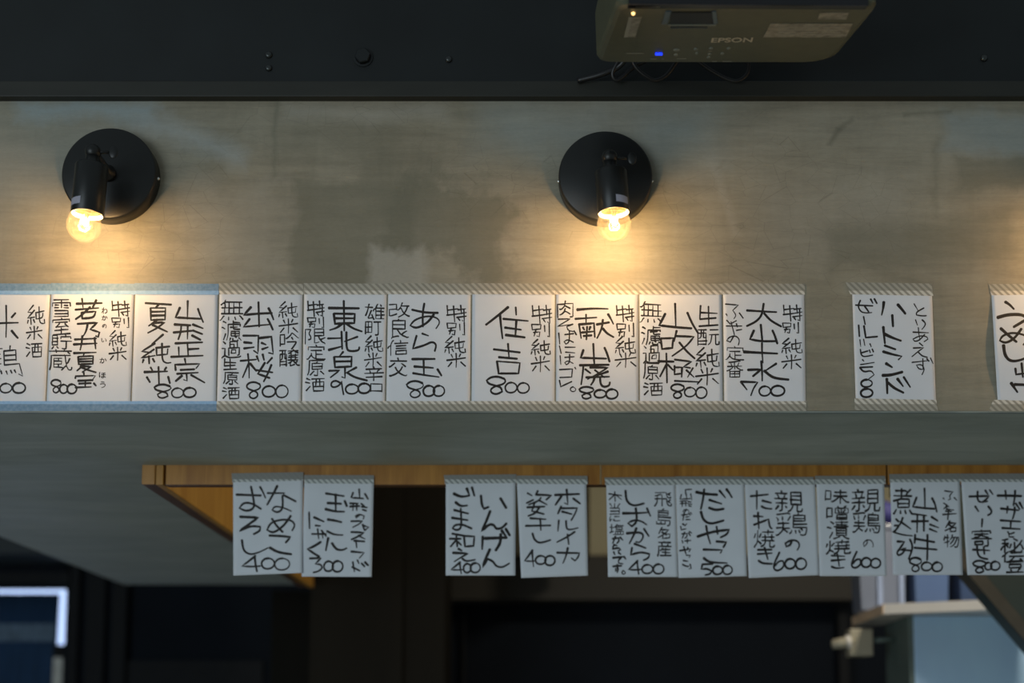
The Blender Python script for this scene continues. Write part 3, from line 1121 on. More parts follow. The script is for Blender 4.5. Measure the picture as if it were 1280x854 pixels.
# stroke skeletons of the characters, on a 0-100 grid, x right and y down
GL = {}
for line in r'''い 96,82 100,74 98,55 88,26 79,7; 4,0 0,4 1,42 5,72 12,91 18,96 24,100 32,99 36,96 41,88 47,74 45,62
う 0,39 46,31 71,31 87,35 98,44 100,54 99,64 96,69 88,80 78,87 61,94 29,100; 18,1 26,0 84,5
か 5,99 18,72 27,40 27,32 29,28; 29,94 33,99 36,100 49,100 58,94 65,67 65,40 64,35 60,29 53,27 0,32; 80,15 86,22 94,40 100,55 99,59; 34,0 31,27 29,28
に 15,61 16,65 11,80 4,86; 45,65 41,67 39,81 41,86 49,92 64,95 79,95 96,93 100,88; 5,100 1,76 0,56 2,32 7,0; 46,13 92,13
ほ 15,66 9,82 4,86; 94,7 85,9 42,9; 73,74 74,76 81,76 87,80 100,89; 40,41 72,41; 12,0 6,5 0,51 1,82 4,92 5,100; 72,9 73,91 69,96 64,99 51,99 40,96 36,89 38,79 46,73 54,71 72,72 73,74; 98,38 96,40 72,41
わ 24,54 15,59 0,81 0,87; 62,94 80,88 87,84 95,75 99,67 100,59 99,48 96,40 91,33 82,29 68,27 51,32 35,41 27,44; 2,27 27,24; 32,0 29,2 27,39 25,51 25,100
交 32,51 39,64 51,78; 51,78 65,88 79,95 92,99 100,96; 0,98 6,100 11,99 28,93 41,86 54,75 62,66 71,49 73,49; 91,46 73,31 68,29; 1,49 8,49 32,28; 48,0 52,7 51,16; 95,16 5,16
伝 35,94 36,92 40,91; 14,100 14,38 13,29 15,21 26,0; 40,91 42,82 58,54 60,45; 40,91 48,91 92,86; 42,8 93,8; 13,34 5,36 0,45 0,48; 84,66 91,79 92,86; 99,98 95,88 92,86; 34,44 100,44
信 40,53 91,53; 40,36 91,36; 65,13 66,8 62,1; 0,49 1,44 7,35 14,33; 39,96 39,71 92,71 92,96 39,96; 28,0 24,2 16,20 14,29 15,35 15,100; 32,19 100,19
原 55,20 56,12 60,11; 100,0 11,0 9,56 6,78 0,94; 91,40 31,40; 39,96 45,100 59,99 60,94 60,60; 78,74 81,74 98,94; 55,20 53,21 31,21 31,59 32,60 91,59 91,22 56,21 55,20; 18,94 21,93 36,74 42,73
口 100,89 0,89; 0,100 1,0 100,1 100,99
吟 64,26 73,39; 32,33 36,33 45,26 59,11 64,1 66,0 71,1 81,14 96,29 100,31; 65,100 69,99 88,62 89,55 88,54 41,54; 1,67 24,66 24,6 1,6 0,79
味 100,91 93,91 81,78 72,61 67,58 64,53; 35,48 60,48 64,53; 40,19 64,19; 94,48 67,48 61,56 56,60 45,78 33,91 29,91; 64,0 64,100; 64,19 89,19; 0,71 22,71 22,11 1,9 0,80
噌 84,16 85,9 89,1 94,0; 69,52 69,16; 84,16 40,16 40,52 100,52 100,18 84,16; 80,41 88,28 91,27; 52,27 58,40; 94,84 94,100 47,100 47,66 93,66 94,84; 47,84 94,84; 52,1 55,7 54,16; 1,75 24,75 24,12 1,12 0,13 0,85
塩 51,0 48,13; 14,73 14,1; 14,29 0,29; 0,81 13,75 14,73; 59,100 59,68; 14,73 28,69; 48,13 44,15 34,31 14,29; 40,25 47,31; 47,31 47,52 88,52 89,51 89,31 47,31; 76,100 76,68; 48,13 100,13; 40,100 41,68 95,68 96,100 26,100
定 80,36 22,36; 51,95 51,36; 100,98 96,99 55,98 38,92 31,85 26,76 21,75; 21,75 22,56; 21,75 19,76 15,84 7,98 5,100 0,100; 53,13 52,5 49,0; 94,31 94,13 7,13 7,31; 51,65 85,65
室 49,99 49,64; 49,75 11,75; 49,75 89,75; 100,100 0,100; 68,39 75,45 78,49; 52,9 49,0; 98,24 98,11 2,11 1,12 1,24; 39,31 36,38 25,48 22,54; 86,29 14,29; 78,49 84,52 88,56; 16,55 20,54 32,55 73,52 78,49
寄 14,54 14,47 31,44 46,34; 84,55 0,54; 66,100 80,99 82,95 82,59 84,47 46,34; 49,0 51,8; 14,88 14,69 16,69 54,69 56,71 56,87 54,88 14,88; 14,26 85,26; 98,21 96,9 2,9 2,21; 84,55 100,54; 48,26 49,25 51,19; 48,26 46,27 46,34
島 100,54 11,54; 31,78 31,92; 41,9 44,2 49,0; 11,25 80,25; 74,99 82,100 88,98 92,91 94,69 12,68 11,11 80,12 79,39 11,39; 0,81 1,93 61,93 61,81
当 76,29 79,29 81,27 93,6 100,4; 0,4 5,7 18,27; 8,72 94,72; 48,44 48,0; 5,44 94,44 94,100 1,100
改 55,36 49,40 46,48 41,48 35,44; 38,78 35,81 12,89 2,89 2,44 35,44; 66,0 64,2 55,36; 74,75 73,79 69,81 62,89 45,100; 100,99 98,99 93,96 78,81 66,62 59,39 55,36; 35,44 35,9 0,9; 91,24 91,29 86,51 78,69 74,71 74,75; 99,24 59,22
漬 41,69 88,69; 52,82 52,91; 25,14 24,11 11,2; 29,100 39,98 49,92 58,91; 93,6 35,6; 64,6 64,0; 64,6 64,18; 100,99 94,100 75,89 75,82; 0,35 6,34 18,41; 41,55 41,42 87,42 88,44 87,82 41,82 41,55; 41,55 88,55; 95,31 31,31; 39,18 89,18; 22,65 19,75 8,95 9,98; 64,18 64,31
濾 75,85 67,80 66,76 68,75; 88,85 91,85 100,96; 6,4 9,4 20,11; 0,35 4,34 15,41; 92,64 69,64; 96,27 98,18 35,18 34,19 33,71 25,98; 61,18 61,0; 61,6 94,6; 92,38 92,40 88,41 66,41 61,38 61,31; 61,31 61,18; 46,86 40,98; 68,75 69,74 69,52; 69,64 48,64; 45,32 82,29; 59,87 59,96 61,100 82,100 84,99 85,94; 69,52 48,52 48,74 49,75 91,75 92,52 91,51 69,52; 16,65 16,69 5,96
無 18,18 18,13 21,12 22,5 25,0; 40,68 40,13; 40,40 61,40; 7,40 40,40; 68,98 64,84; 61,68 61,13; 61,40 98,40; 85,68 85,40; 19,80 14,82 7,96 0,100; 19,68 19,40; 39,98 39,84; 85,13 85,40; 4,68 100,68; 100,98 89,82 85,80; 1,26 5,26 11,19 18,18; 21,12 96,13; 19,40 19,19 18,18
焼 99,40 85,40; 24,39 26,39 33,21 34,20; 94,12 68,12; 85,61 85,26; 85,40 38,40; 52,40 52,26; 52,40 52,61 53,62; 35,98 46,92 49,88 55,74 55,62 53,62; 5,24 4,34 0,46; 68,0 68,25; 68,12 42,12; 31,82 21,69 15,67; 100,88 99,95 98,98 81,98 78,96 78,62; 98,61 38,61; 1,100 1,96 11,80 16,61 16,1
煮 13,8 45,8; 1,100 6,99 15,85 18,84; 25,59 85,59; 39,98 38,86; 39,41 41,36 45,34 47,31 46,28; 98,99 88,84; 100,27 64,26 53,28 4,27; 45,0 45,26 46,28; 92,4 73,19 69,26; 45,8 72,8 78,15; 0,48 6,49 36,41 42,42 84,42 85,44 84,74 25,74 24,45; 62,86 67,98
物 22,58 25,55 38,53; 58,0 54,19; 68,19 67,31 56,54 47,68 44,72 40,73; 74,96 76,99 88,98 93,92 98,59 100,19 54,19; 22,58 21,60 13,60 1,64; 86,19 86,26 82,41 71,71 64,82 52,95 44,96; 54,19 52,20 46,32 41,40; 22,0 22,100; 2,45 0,39 5,20 6,7; 5,24 22,24; 22,24 34,24
産 59,96 59,55; 59,75 31,75; 59,75 89,75; 21,96 100,96; 32,9 31,19 35,25 35,34; 53,9 49,0; 95,9 8,9; 22,66 28,56 32,55; 1,100 0,96 6,84 8,74 9,34 99,34; 71,34 76,20; 32,55 34,46; 32,55 93,55; 59,55 59,46
町 0,40 20,40; 64,100 80,99 82,95 82,2; 20,81 20,0; 20,40 40,40; 54,2 100,2; 0,92 1,0 40,0 40,80 1,81
番 100,60 92,61 84,59; 0,61 5,62 25,52 38,40 39,34; 48,64 48,99; 80,65 18,64; 48,6 48,34; 58,34 61,42 73,52 81,55 84,59; 80,81 48,81; 48,81 18,81; 48,34 48,53; 69,33 69,25 75,13; 18,64 15,58; 84,59 80,67 80,100 18,100 18,64; 27,33 27,25 22,16 24,7; 5,33 36,33 42,34 93,33; 12,7 45,6 78,0 85,2
秘 16,49 18,46 26,51 31,59 31,64; 46,38 42,56 39,68; 0,84 0,75 11,55 15,52 16,49; 18,100 18,33; 99,72 100,66 92,40 84,36; 59,84 52,86 41,96 35,96; 61,68 66,67 73,56 85,33 94,6; 60,25 60,72 59,80 60,96 65,99 88,99 91,96 92,85; 75,13 65,4 58,0; 18,33 18,6; 32,33 2,33; 29,2 28,1 14,7 5,8
肉 80,47 53,32 46,29; 47,64 49,52 54,49; 47,64 32,79 21,84 14,84; 47,64 58,68 80,82; 49,18 0,19 0,100; 14,49 20,51 31,45 46,29; 52,0 46,29; 81,100 92,100 99,98 100,18 49,18
良 5,32 80,32; 44,9 41,0; 42,92 36,89 1,96 0,100; 5,53 80,53 80,11 6,11 5,12 5,95; 61,80 64,85 84,94 92,96 100,94; 61,80 54,79 45,69 38,61 35,53; 61,80 64,76 86,64 89,64
蔵 68,1 68,6; 81,15 85,16 91,21; 29,0 29,6; 99,88 100,89 98,98 95,100 91,100 84,96 78,82 75,81; 68,29 72,65 73,68 75,69; 89,45 81,66 75,69; 40,44 40,56; 40,73 40,87; 75,81 75,69; 75,81 69,82 56,98 52,98; 60,92 56,88 21,87 21,44 56,44; 0,98 6,78 8,29 94,29; 98,6 1,6; 29,6 29,15; 68,29 68,24; 21,58 55,58 54,73 21,73
親 15,99 22,98 25,92 25,40; 25,59 1,59; 25,59 44,59; 12,39 13,28 9,20; 21,0 24,11; 93,24 56,24; 81,64 81,98 84,99 98,99 99,95 100,86; 45,39 0,39; 46,100 53,96 58,91 64,74 64,64; 11,71 2,87 0,88; 42,11 2,11; 32,39 36,21; 56,44 56,64 93,64 92,4 56,5 56,44; 56,44 93,44; 42,82 38,72
豆 25,69 31,87; 2,0 96,0; 81,68 74,72 65,93 64,99; 0,100 100,100; 15,22 84,22 84,55 82,56 15,56 15,22
貯 46,29 46,16 96,16 98,29; 0,98 8,82; 31,26 4,26; 44,45 100,45; 72,6 69,0; 4,48 4,71 31,69 29,4 4,5 4,48; 31,48 4,48; 26,84 33,94; 74,45 73,98 71,99 59,100 53,96
辛 80,22 75,25 69,38 68,45; 28,46 31,35 26,25; 8,15 93,15; 100,46 0,46; 49,46 49,72; 94,72 6,72; 47,0 51,7 52,14; 49,100 49,72
過 18,14 7,0; 15,86 15,40 1,40; 15,86 6,91 0,98 1,99; 15,86 31,96 44,100 94,99 100,94; 62,40 62,19 42,19; 34,85 34,40 89,40 89,82 87,85 80,86; 49,74 51,54 73,54 72,74 49,74; 42,39 42,2 44,1 80,1 81,2 81,39
酛 26,24 27,49 28,52 40,52; 64,36 64,55 61,76 56,88 49,99; 14,0 14,45 8,58 1,58; 41,0 0,0; 98,79 100,82 99,96 93,99 86,98 82,96 82,36; 96,36 52,36; 56,4 93,4; 14,24 40,24 40,99; 40,72 1,72; 14,24 1,25 1,100; 27,0 26,24; 40,92 1,92
醸 74,87 73,89 56,95; 71,62 76,76 79,79 82,80; 56,95 55,75; 56,95 54,96 54,100; 55,75 49,76 46,79 42,78; 55,75 56,72 64,67 65,62 62,62; 80,61 80,26; 80,47 93,47; 80,33 46,33; 80,33 95,33; 13,26 24,26; 68,0 71,8; 34,89 2,89; 93,71 82,80; 44,22 47,22 60,15 60,8; 47,47 80,47; 95,22 81,15 81,8; 2,71 34,71; 96,8 45,8; 0,5 35,5; 34,96 34,27 24,26; 34,53 25,53 24,49 24,5; 100,93 96,94 89,91 84,85 82,80; 13,5 13,47 8,59 2,59; 13,26 4,26 2,28 2,98; 62,62 59,61 59,47; 96,61 44,61; 59,26 59,33; 59,47 59,33
限 78,72 80,80 88,89 99,95 100,100; 78,72 74,71 71,65 66,53 66,46; 78,72 98,60; 16,69 25,68 27,64 27,48 18,31 27,1 26,0 0,0 0,98; 92,22 45,22; 45,46 92,45 92,0 45,0 45,94 54,94 68,89
雄 58,72 82,72; 82,96 82,24; 82,48 58,48; 82,48 99,48; 19,1 16,21; 82,72 99,72; 84,14 79,4; 45,46 45,40 48,34 55,31; 32,44 29,44 20,74 14,86 13,93 41,89; 0,76 9,53 16,21; 48,100 44,96 36,68; 55,31 58,16 62,4 66,0; 55,31 58,32 58,96 100,96; 41,21 1,21; 99,24 58,24
雪 12,47 35,47; 86,32 65,32; 14,32 34,32; 12,64 87,64 87,100 9,100; 87,82 13,82; 49,1 49,49; 7,0 93,0; 89,47 65,47; 100,36 99,16 49,16; 49,16 1,16 0,36
飛 0,99 5,94 14,76 16,66 18,47; 98,34 98,39 94,42 87,41 79,34 73,21 71,0 7,0; 45,99 45,13; 45,47 72,47 72,62 75,81 80,93 86,98 92,100 98,99 100,93 98,86; 94,21 82,15 81,13; 81,13 82,9 91,1 95,1; 81,13 73,13; 18,47 18,21; 1,47 45,47; 95,54 91,55 84,62 82,66; 95,75 84,69 82,66; 36,15 29,15 14,22 4,25; 73,66 82,66
鶏 64,80 65,93; 82,73 85,74 88,82; 2,6 20,5 38,1 45,4; 5,48 41,48; 36,89 26,78 21,76; 47,14 44,16 38,33; 55,24 92,24; 21,29 22,26 20,14; 78,88 74,78; 22,40 22,48; 0,98 4,98 6,96 14,88 19,78 21,76; 72,9 73,0; 1,67 21,67; 55,51 100,51; 47,95 52,87 53,79; 55,36 92,36 92,11 56,9 55,11 55,64 98,65 98,81 94,98 91,100 81,100 78,98; 22,48 21,76; 21,67 44,67; 5,34 6,29 2,19'''.strip().split('\n'):
    GL[line[0]] = [[(x / 100, y / 100) for x, y in st] for st in parse(line[2:])]

HAND = {
    '米': '50,0 52,50 50,100; 0,50 50,42 100,32; 24,8 32,30; 74,4 67,24; 27,64 8,95; 75,62 100,92',
    '特': '2,2 5,54; 34,4 40,100; 5,30 56,22; 0,60 50,54 98,44; 70,0 74,52; 56,28 94,22; 50,74 98,66; 86,24 88,98 78,92; 58,80 66,92',
    '別': '0,6 4,46 50,40 52,8 0,6; 24,46 14,92; 10,66 46,62 42,98 30,92; 72,14 74,60; 98,0 100,98 90,94',
    '純': '36,0 4,36 32,40; 42,26 2,68 42,62; 20,64 23,100; 6,78 2,94; 36,74 43,90; 48,40 96,30; 50,46 52,72 88,66 90,42; 68,8 70,86 84,96 100,94 98,74',
    '山': '44,0 45,50 47,84; 10,36 0,80 45,84 90,80; 74,26 86,60 100,100',
    '形': '0,4 56,10; 0,46 62,40; 24,8 18,98; 46,10 46,96; 74,16 98,36; 68,56 100,72; 66,80 96,96',
    '生': '8,0 4,64; 8,34 95,38; 50,4 52,98; 4,66 90,60; 0,100 100,94',
    '酒': '6,8 24,18; 0,34 22,40; 4,92 24,62; 32,12 96,8; 38,34 42,96 92,92 94,30 38,34; 56,12 52,62; 72,10 74,62; 44,64 90,62; 42,94 92,92',
    'の': '50,18 38,62 12,84 0,56 20,22 58,4 92,28 98,66 80,100',
    '0': '55,3 28,6 5,32 2,60 16,90 48,99 80,88 98,58 92,24 68,5 42,1',
    '8': '92,14 60,0 22,4 1,22 10,40 42,50 74,60 80,84 52,100 26,92 20,72 44,54 84,44 99,28 90,10',
    '9': '66,18 36,2 6,14 2,42 26,52 62,36 76,8 80,46 90,100',
    '7': '0,4 34,58; 0,4 96,8 72,50 58,98',
    '5': '18,4 10,48 56,42 90,66 78,92 40,100; 18,4 100,0',
    '4': '74,0 36,36 0,66 50,70 100,66; 70,10 74,56 82,100',
    '6': '52,0 16,48 0,82 22,100 62,94 92,72 80,46 44,48 14,74',
    '3': '0,4 84,0 42,42 84,44 94,70 66,92 28,100',
    '。': '50,2 10,24 4,66 40,98 86,84 96,40 50,2',
}
for k_, v_ in HAND.items():
    GL[k_] = [[(x / 100, y / 100) for x, y in st] for st in parse(v_)]


def smooth2(P):
    """round soft bends, keep sharp corners"""
    if len(P) < 3:
        return P
    closed = math.dist(P[0], P[-1]) < 1e-6
    for _ in range(2):
        Q = [P[0]]
        for i in range(1, len(P) - 1):
            a, b, c_ = P[i - 1], P[i], P[i + 1]
            v1 = (b[0] - a[0], b[1] - a[1])
            v2 = (c_[0] - b[0], c_[1] - b[1])
            n1, n2 = math.hypot(*v1) or 1, math.hypot(*v2) or 1
            cs = (v1[0] * v2[0] + v1[1] * v2[1]) / n1 / n2
            if cs < 0.25:
                Q.append(b)
            else:
                Q.append((b[0] - v1[0] * 0.25, b[1] - v1[1] * 0.25))
                Q.append((b[0] + v2[0] * 0.25, b[1] + v2[1] * 0.25))
        Q.append(P[-1])
        P = Q
    return P


def ribbon(bm, P, wd, place, rnd):
    """a marker stroke: flat strip of varying width with blunt round ends (P, wd in photo pixels)"""
    P = smooth2(P)
    Q = [P[0]]
    for p in P[1:]:
        d = math.dist(Q[-1], p)
        if d < 1e-4:
            continue
        n = max(1, int(d / 3.5))
        a = Q[-1]
        for k in range(1, n + 1):
            Q.append((a[0] + (p[0] - a[0]) * k / n, a[1] + (p[1] - a[1]) * k / n))
    if len(Q) < 2:
        return
    n = len(Q)
    w0, w1 = rnd.uniform(0.95, 1.25), rnd.uniform(0.55, 1.0)
    L, R = [], []
    for i, p in enumerate(Q):
        a, b = Q[max(i - 1, 0)], Q[min(i + 1, n - 1)]
        dx_, dy_ = b[0] - a[0], b[1] - a[1]
        m_ = math.hypot(dx_, dy_) or 1
        nx_, ny_ = -dy_ / m_, dx_ / m_
        t = i / (n - 1)
        # a chisel-ish tip: heavier on horizontal pulls
        w = wd * 0.5 * (w0 + (w1 - w0) * t) * (0.92 + 0.16 * abs(dx_) / m_) * rnd.uniform(0.95, 1.05)
        L.append((p[0] + nx_ * w, p[1] + ny_ * w))
        R.append((p[0] - nx_ * w, p[1] - ny_ * w))
    VL = [bm.verts.new(place(*q)) for q in L]
    VR = [bm.verts.new(place(*q)) for q in R]
    for i in range(n - 1):
        bm.faces.new((VL[i], VL[i + 1], VR[i + 1], VR[i]))
    for (p, q, vl, vr, s) in ((Q[0], Q[1], VL[0], VR[0], 1), (Q[-1], Q[-2], VL[-1], VR[-1], -1)):
        dx_, dy_ = p[0] - q[0], p[1] - q[1]
        m_ = math.hypot(dx_, dy_) or 1
        hw = wd * 0.34
        c1 = ((p[0] + dx_ / m_ * hw))
        c2 = ((p[1] + dy_ / m_ * hw))
        nx_, ny_ = -dy_ / m_ * hw * 0.6, dx_ / m_ * hw * 0.6
        e1 = bm.verts.new(place(c1 + nx_, c2 + ny_))
        e2 = bm.verts.new(place(c1 - nx_, c2 - ny_))
        dl = math.dist
        # connect on the matching sides
        bm.faces.new((vl, e2, e1, vr) if s == 1 else (vl, e1, e2, vr))


def slip(spec):
    rnd = random.Random(spec['seed'])
    ox, oy, sc = spec['crop']
    Y = spec['Y']
    (xa, ya), (xb, yb_), (xc, yc), (xd, yd) = spec['quad']     # top-left, top-right, bottom-right, bottom-left
    bow, curl = spec.get('bow', 0.0003), spec.get('curl', 0.0)
    H_ = (yc + yd) / 2 - (ya + yb_) / 2
    lift = spec.get('lift', 0.0004)
    sidec = spec.get('side', 0.0)

    def off(px, py):
        t = (py - (ya + yb_) / 2) / H_
        s = (px - xa) / (xb - xa)
        tt = min(1, max(0, t))
        return lift + bow * math.sin(math.pi * tt) * (1 + 0.5 * math.sin(s * 5 + spec['seed'])) + curl * tt * tt + sidec * (1 - s) * math.sin(math.pi * tt) ** 2

    def place(px, py, e=0.0):
        return at(px, py, Y - off(px, py) - e)

    ctr = at((xa + xb) / 2, (ya + yb_) / 2, Y)
    root = thing('menu_slip', spec['label'], 'menu slip', ctr, spec['group'])
    # paper
    bm = bmesh.new()
    NX, NY = 20, 28
    g_ = []
    for j in range(NY + 1):
        t = j / NY
        row = []
        for i in range(NX + 1):
            s = i / NX
            x = (xa + (xb - xa) * s) * (1 - t) + (xd + (xc - xd) * s) * t
            y = (ya + (yb_ - ya) * s) * (1 - t) + (yd + (yc - yd) * s) * t
            row.append(bm.verts.new(place(x, y)))
        g_.append(row)
    for j in range(NY):
        for i in range(NX):
            bm.faces.new((g_[j][i], g_[j][i + 1], g_[j + 1][i + 1], g_[j + 1][i]))
    bmesh.ops.recalc_face_normals(bm, faces=bm.faces)
    bmesh.ops.solidify(bm, geom=list(bm.faces), thickness=0.00012)
    link('paper', bm, M['paper'], root, True)
    # tapes
    for q in spec['tapes']:
        (tx0, ty0), (tx1, ty1), (tx2, ty2), (tx3, ty3) = q
        bm = bmesh.new()
        rows = []
        for j in range(5):
            t = j / 4
            row = []
            for i in range(13):
                s = i / 12
                jit = rnd.uniform(-.35, .35) if i in (0, 12) else 0
                x = (tx0 + (tx1 - tx0) * s) * (1 - t) + (tx3 + (tx2 - tx3) * s) * t + jit
                y = (ty0 + (ty1 - ty0) * s) * (1 - t) + (ty3 + (ty2 - ty3) * s) * t
                row.append(bm.verts.new(at(x, y, Y - lift - 0.0004 - (spec['seed'] % 2) * 0.00025)))
            rows.append(row)
        for j in range(4):
            for i in range(12):
                bm.faces.new((rows[j][i], rows[j][i + 1], rows[j + 1][i + 1], rows[j + 1][i]))
        link('washi_tape', bm, M[spec['tape']], root)
    # writing
    parts = {'handwriting': bmesh.new(), 'price': bmesh.new()}
    cnt = [0]

    def draw(kind, P, wd):
        cnt[0] += 1
        e = 0.00018 + (cnt[0] % 7) * 0.000006
        wd = wd * (1.36 if wd >= 1.7 else 1.32)
        ribbon(parts[kind], [((x) / sc + ox, (y) / sc + oy) for x, y in P], wd, lambda x, y: place(x, y, e), rnd)
    for ln in spec['text'].strip().split('\n'):
        ln = ln.strip()
        if not ln:
            continue
        if ln[0] == '!':
            wtxt, rest = ln[1:].split(' ', 1)
            for st in parse(rest):
                draw('handwriting', st, float(wtxt))
            continue
        ch, rest = ln[0], ln[1:].split()
        x0, y0, x1, y1 = [float(v) for v in rest[:4]]
        num = ch in '0123456789'
        size = max(x1 - x0, y1 - y0) / sc
        wd = float(rest[4]) if len(rest) > 4 else spec.get('wnum', 1.75) if num else (1.0 if size < 13 else 1.45 if size < 30 else 1.6)
        sk = 0 if ch in HAND else rnd.uniform(-0.07, 0.05)
        for st in GL[ch]:
            j = 0.0 if ch in HAND else 0.018
            ax_, ay_ = rnd.uniform(-j, j), rnd.uniform(-j, j)
            P = []
            for u, v in st:
                uu = u + ax_ + rnd.uniform(-j, j) * 0.6
                vv = v + ay_ + rnd.uniform(-j, j) * 0.6 + sk * (u - 0.5)
                P.append((x0 + uu * (x1 - x0), y0 + vv * (y1 - y0)))
            draw('price' if num else 'handwriting', P, wd)
    for k__, b_ in parts.items():
        if len(b_.verts):
            bmesh.ops.recalc_face_normals(b_, faces=b_.faces)
            link(k__, b_, M['ink'], root)
        else:
            b_.free()
    return root


def upper(seed, tl, tr, br, bl, tape, crop, label, text, **kw):
    """slip on the bulkhead: x of its four corners; tape strips across its top and bottom"""
    g = 'paper menu slips taped along the bottom of the plaster bulkhead'
    x0, x1, x2, x3 = tl, tr, br, bl
    yt, yb = kw.pop('yt', 354.0), kw.pop('yb', 515.0)
    q = ((x0 + .8, yt + 9.5), (x1 - .8, yt + 9.5), (x2 - .8, yb - 9), (x3 + .8, yb - 9))
    e0, e1, e2, e3 = kw.pop('ext', (0.2, 0.2, 0.2, 0.2))
    t1 = ((x0 - e0, yt), (x1 + e1, yt + .8), (x1 + e1, yt + 14.5), (x0 - e0 + .2, yt + 14))
    t2 = ((x3 - e3, yb - 13.5), (x2 + e2, yb - 13.5), (x2 + e2 - .3, yb), (x3 - e3, yb))
    t1 = kw.pop('t1', t1)
    t2 = kw.pop('t2', t2)
    slip(dict(seed=seed, quad=q, tapes=(t1, t2), tape=tape, crop=crop, Y=YW, label=label, text=text, group=g, **kw))


def lower(seed, quad, tapeq, crop, label, text, **kw):
    g = 'paper menu slips hanging from the wooden frame'
    slip(dict(seed=seed, quad=quad, tapes=(tapeq,), tape='stripe_tape_grey', crop=crop, Y=YB - 0.001, label=label, text=text, group=g,
              curl=kw.pop('curl', 0.004), wnum=1.9, **kw))


CA = (0, 340, 4.568)
CB = (260, 340, 4.567)
CC = (480, 340, 4.568)
CD = (680, 340, 4.565)
CE = (890, 340, 3.282)
CK = (1050, 350, 5.023)
CL = (1220, 350, 4.88)
T = '\n'
upper(1, -47, 63.5, 57.4, -51, 'blue_tape', CA, 'blue-taped white menu slip cut off by the left frame edge', '''
純 155 190 255 300
米 150 310 240 385
酒 148 402 243 490
!2.0 35,192 37,300 34,372; -60,302 0,292 103,290; 88,235 66,260; 66,335 84,358 102,378; -12,335 -45,378; -25,235 -5,258
!1.6 58,422 56,445; 22,452 90,446 92,505; 22,452 25,532; 30,478 86,474; 28,505 90,501; 25,532 110,524 130,595 108,584; 5,565 10,582; 35,566 42,584; 60,562 68,578; 82,560 90,575; -50,440 12,438; -30,455 -35,590; -50,480 0,470; -30,500 5,495; -30,530 5,525; -30,560 0,558
8 -85 622 -8 695
0 -2 636 70 692
0 70 632 148 694''')
upper(2, 63.5, 168.5, 163.8, 57.4, 'blue_tape', CA, 'blue-taped white menu slip with tiny reading marks, price 800 at its lower left', '''
特 638 165 742 255
別 638 260 735 320
純 622 335 722 425
米 622 430 720 505
!2.0 436,182 582,178; 468,152 474,202; 550,160 530,202; 430,216 562,206; 515,200 475,240 432,270; 466,232 470,266 536,262 546,226 466,232
!2.0 442,297 555,290 515,328 568,345 560,372 548,366; 500,300 492,340 470,374
!2.0 426,386 550,380; 420,414 552,408; 470,365 466,410 458,445; 540,375 546,438
!1.8 420,464 548,460; 480,465 475,482; 446,484 450,528 530,525 532,480 446,484; 450,498 530,495; 450,512 530,510; 480,530 440,564; 458,540 522,540 470,572; 465,545 500,560 548,574
!1.8 478,575 480,592; 430,608 432,596 545,592 530,614; 445,622 530,618; 450,638 520,635; 430,660 520,657; 488,618 486,658; 535,635 548,650
わ 582 205 612 238 .9
か 582 250 612 275 .9
の 584 298 608 320 .9
い 580 380 606 400 .9
か 570 492 606 520 .9
ほ 566 575 602 604 .9
う 572 628 600 660 .9
雪 300 160 400 255
室 303 262 400 355
貯 297 358 408 440
蔵 282 444 410 560
8 290 615 350 692
0 340 642 388 695
0 382 640 440 697''')
upper(3, 168.5, 273.2, 270.6, 163.8, 'blue_tape', CA, 'blue-taped white menu slip beside the first striped-taped one, two bold columns, price 800', '''
!2.0 1072,165 1070,268; 1028,203 1003,260 1145,268; 1130,210 1142,245 1160,287
!2.0 995,300 1088,305; 990,346 1095,336; 1035,305 1032,345 1018,385; 1072,305 1070,382; 1100,300 1158,322; 1100,334 1155,355; 1095,362 1145,388
!2.0 1000,408 1155,402; 1070,405 1075,482; 1075,442 1135,438; 1020,430 1022,482; 976,485 1158,478
!2.0 1055,495 1060,522; 1003,562 1000,530 1140,525 1120,550; 1030,560 1110,556; 1010,582 1130,575; 1065,580 1068,622 1050,616; 1040,592 1003,624; 1090,588 1168,632
!2.0 830,178 978,187; 905,187 888,206; 860,206 862,275 942,272 945,206 860,206; 862,228 942,226; 862,250 942,248; 900,272 850,308; 875,292 940,287 900,320 845,348; 870,302 955,342
!2.0 932,357 868,412
!1.9 885,408 808,455 862,460; 880,442 806,492 885,478; 850,480 852,524; 820,500 814,518; 872,495 882,514; 890,434 968,426; 893,442 895,476 955,470 958,440; 925,408 925,505 950,522 975,518
!2.0 905,542 908,640; 823,572 955,568; 860,545 870,562; 950,545 940,560; 838,600 856,630; 960,598 970,636
8 880 642 978 722
0 978 662 1050 720
0 1045 660 1122 718''')
upper(4, 273.8, 379.0, 376.7, 270.5, 'stripe_tape', CB, 'leftmost slip held by striped tape, three columns, right of the blue-taped slips', '''
純 402 170 512 262
米 405 268 512 350
吟 410 352 515 440
醸 410 444 520 540
!2.1 288,172 290,240 292,312; 246,200 205,246 285,238 365,235; 345,206 360,235 374,272; 238,268 203,314 285,306 355,300; 340,268 355,295 370,330
!2.0 200,364 288,364 285,466 262,450; 205,402 250,406; 205,437 262,430; 292,378 362,370 372,468 347,462; 305,405 330,415; 308,442 342,430
!2.0 228,468 234,530 235,604; 185,508 275,500; 234,518 198,602; 240,522 276,566; 278,480 290,510; 312,470 320,503; 366,490 338,522; 325,518 285,582 352,606; 362,530 342,580 318,626; 272,560 368,574
無 70 158 200 275
濾 80 280 188 392
過 80 396 188 490
生 90 495 162 558
原 88 575 172 642
酒 82 655 182 728
8 218 628 302 725
0 308 650 388 716
0 385 645 460 720''')
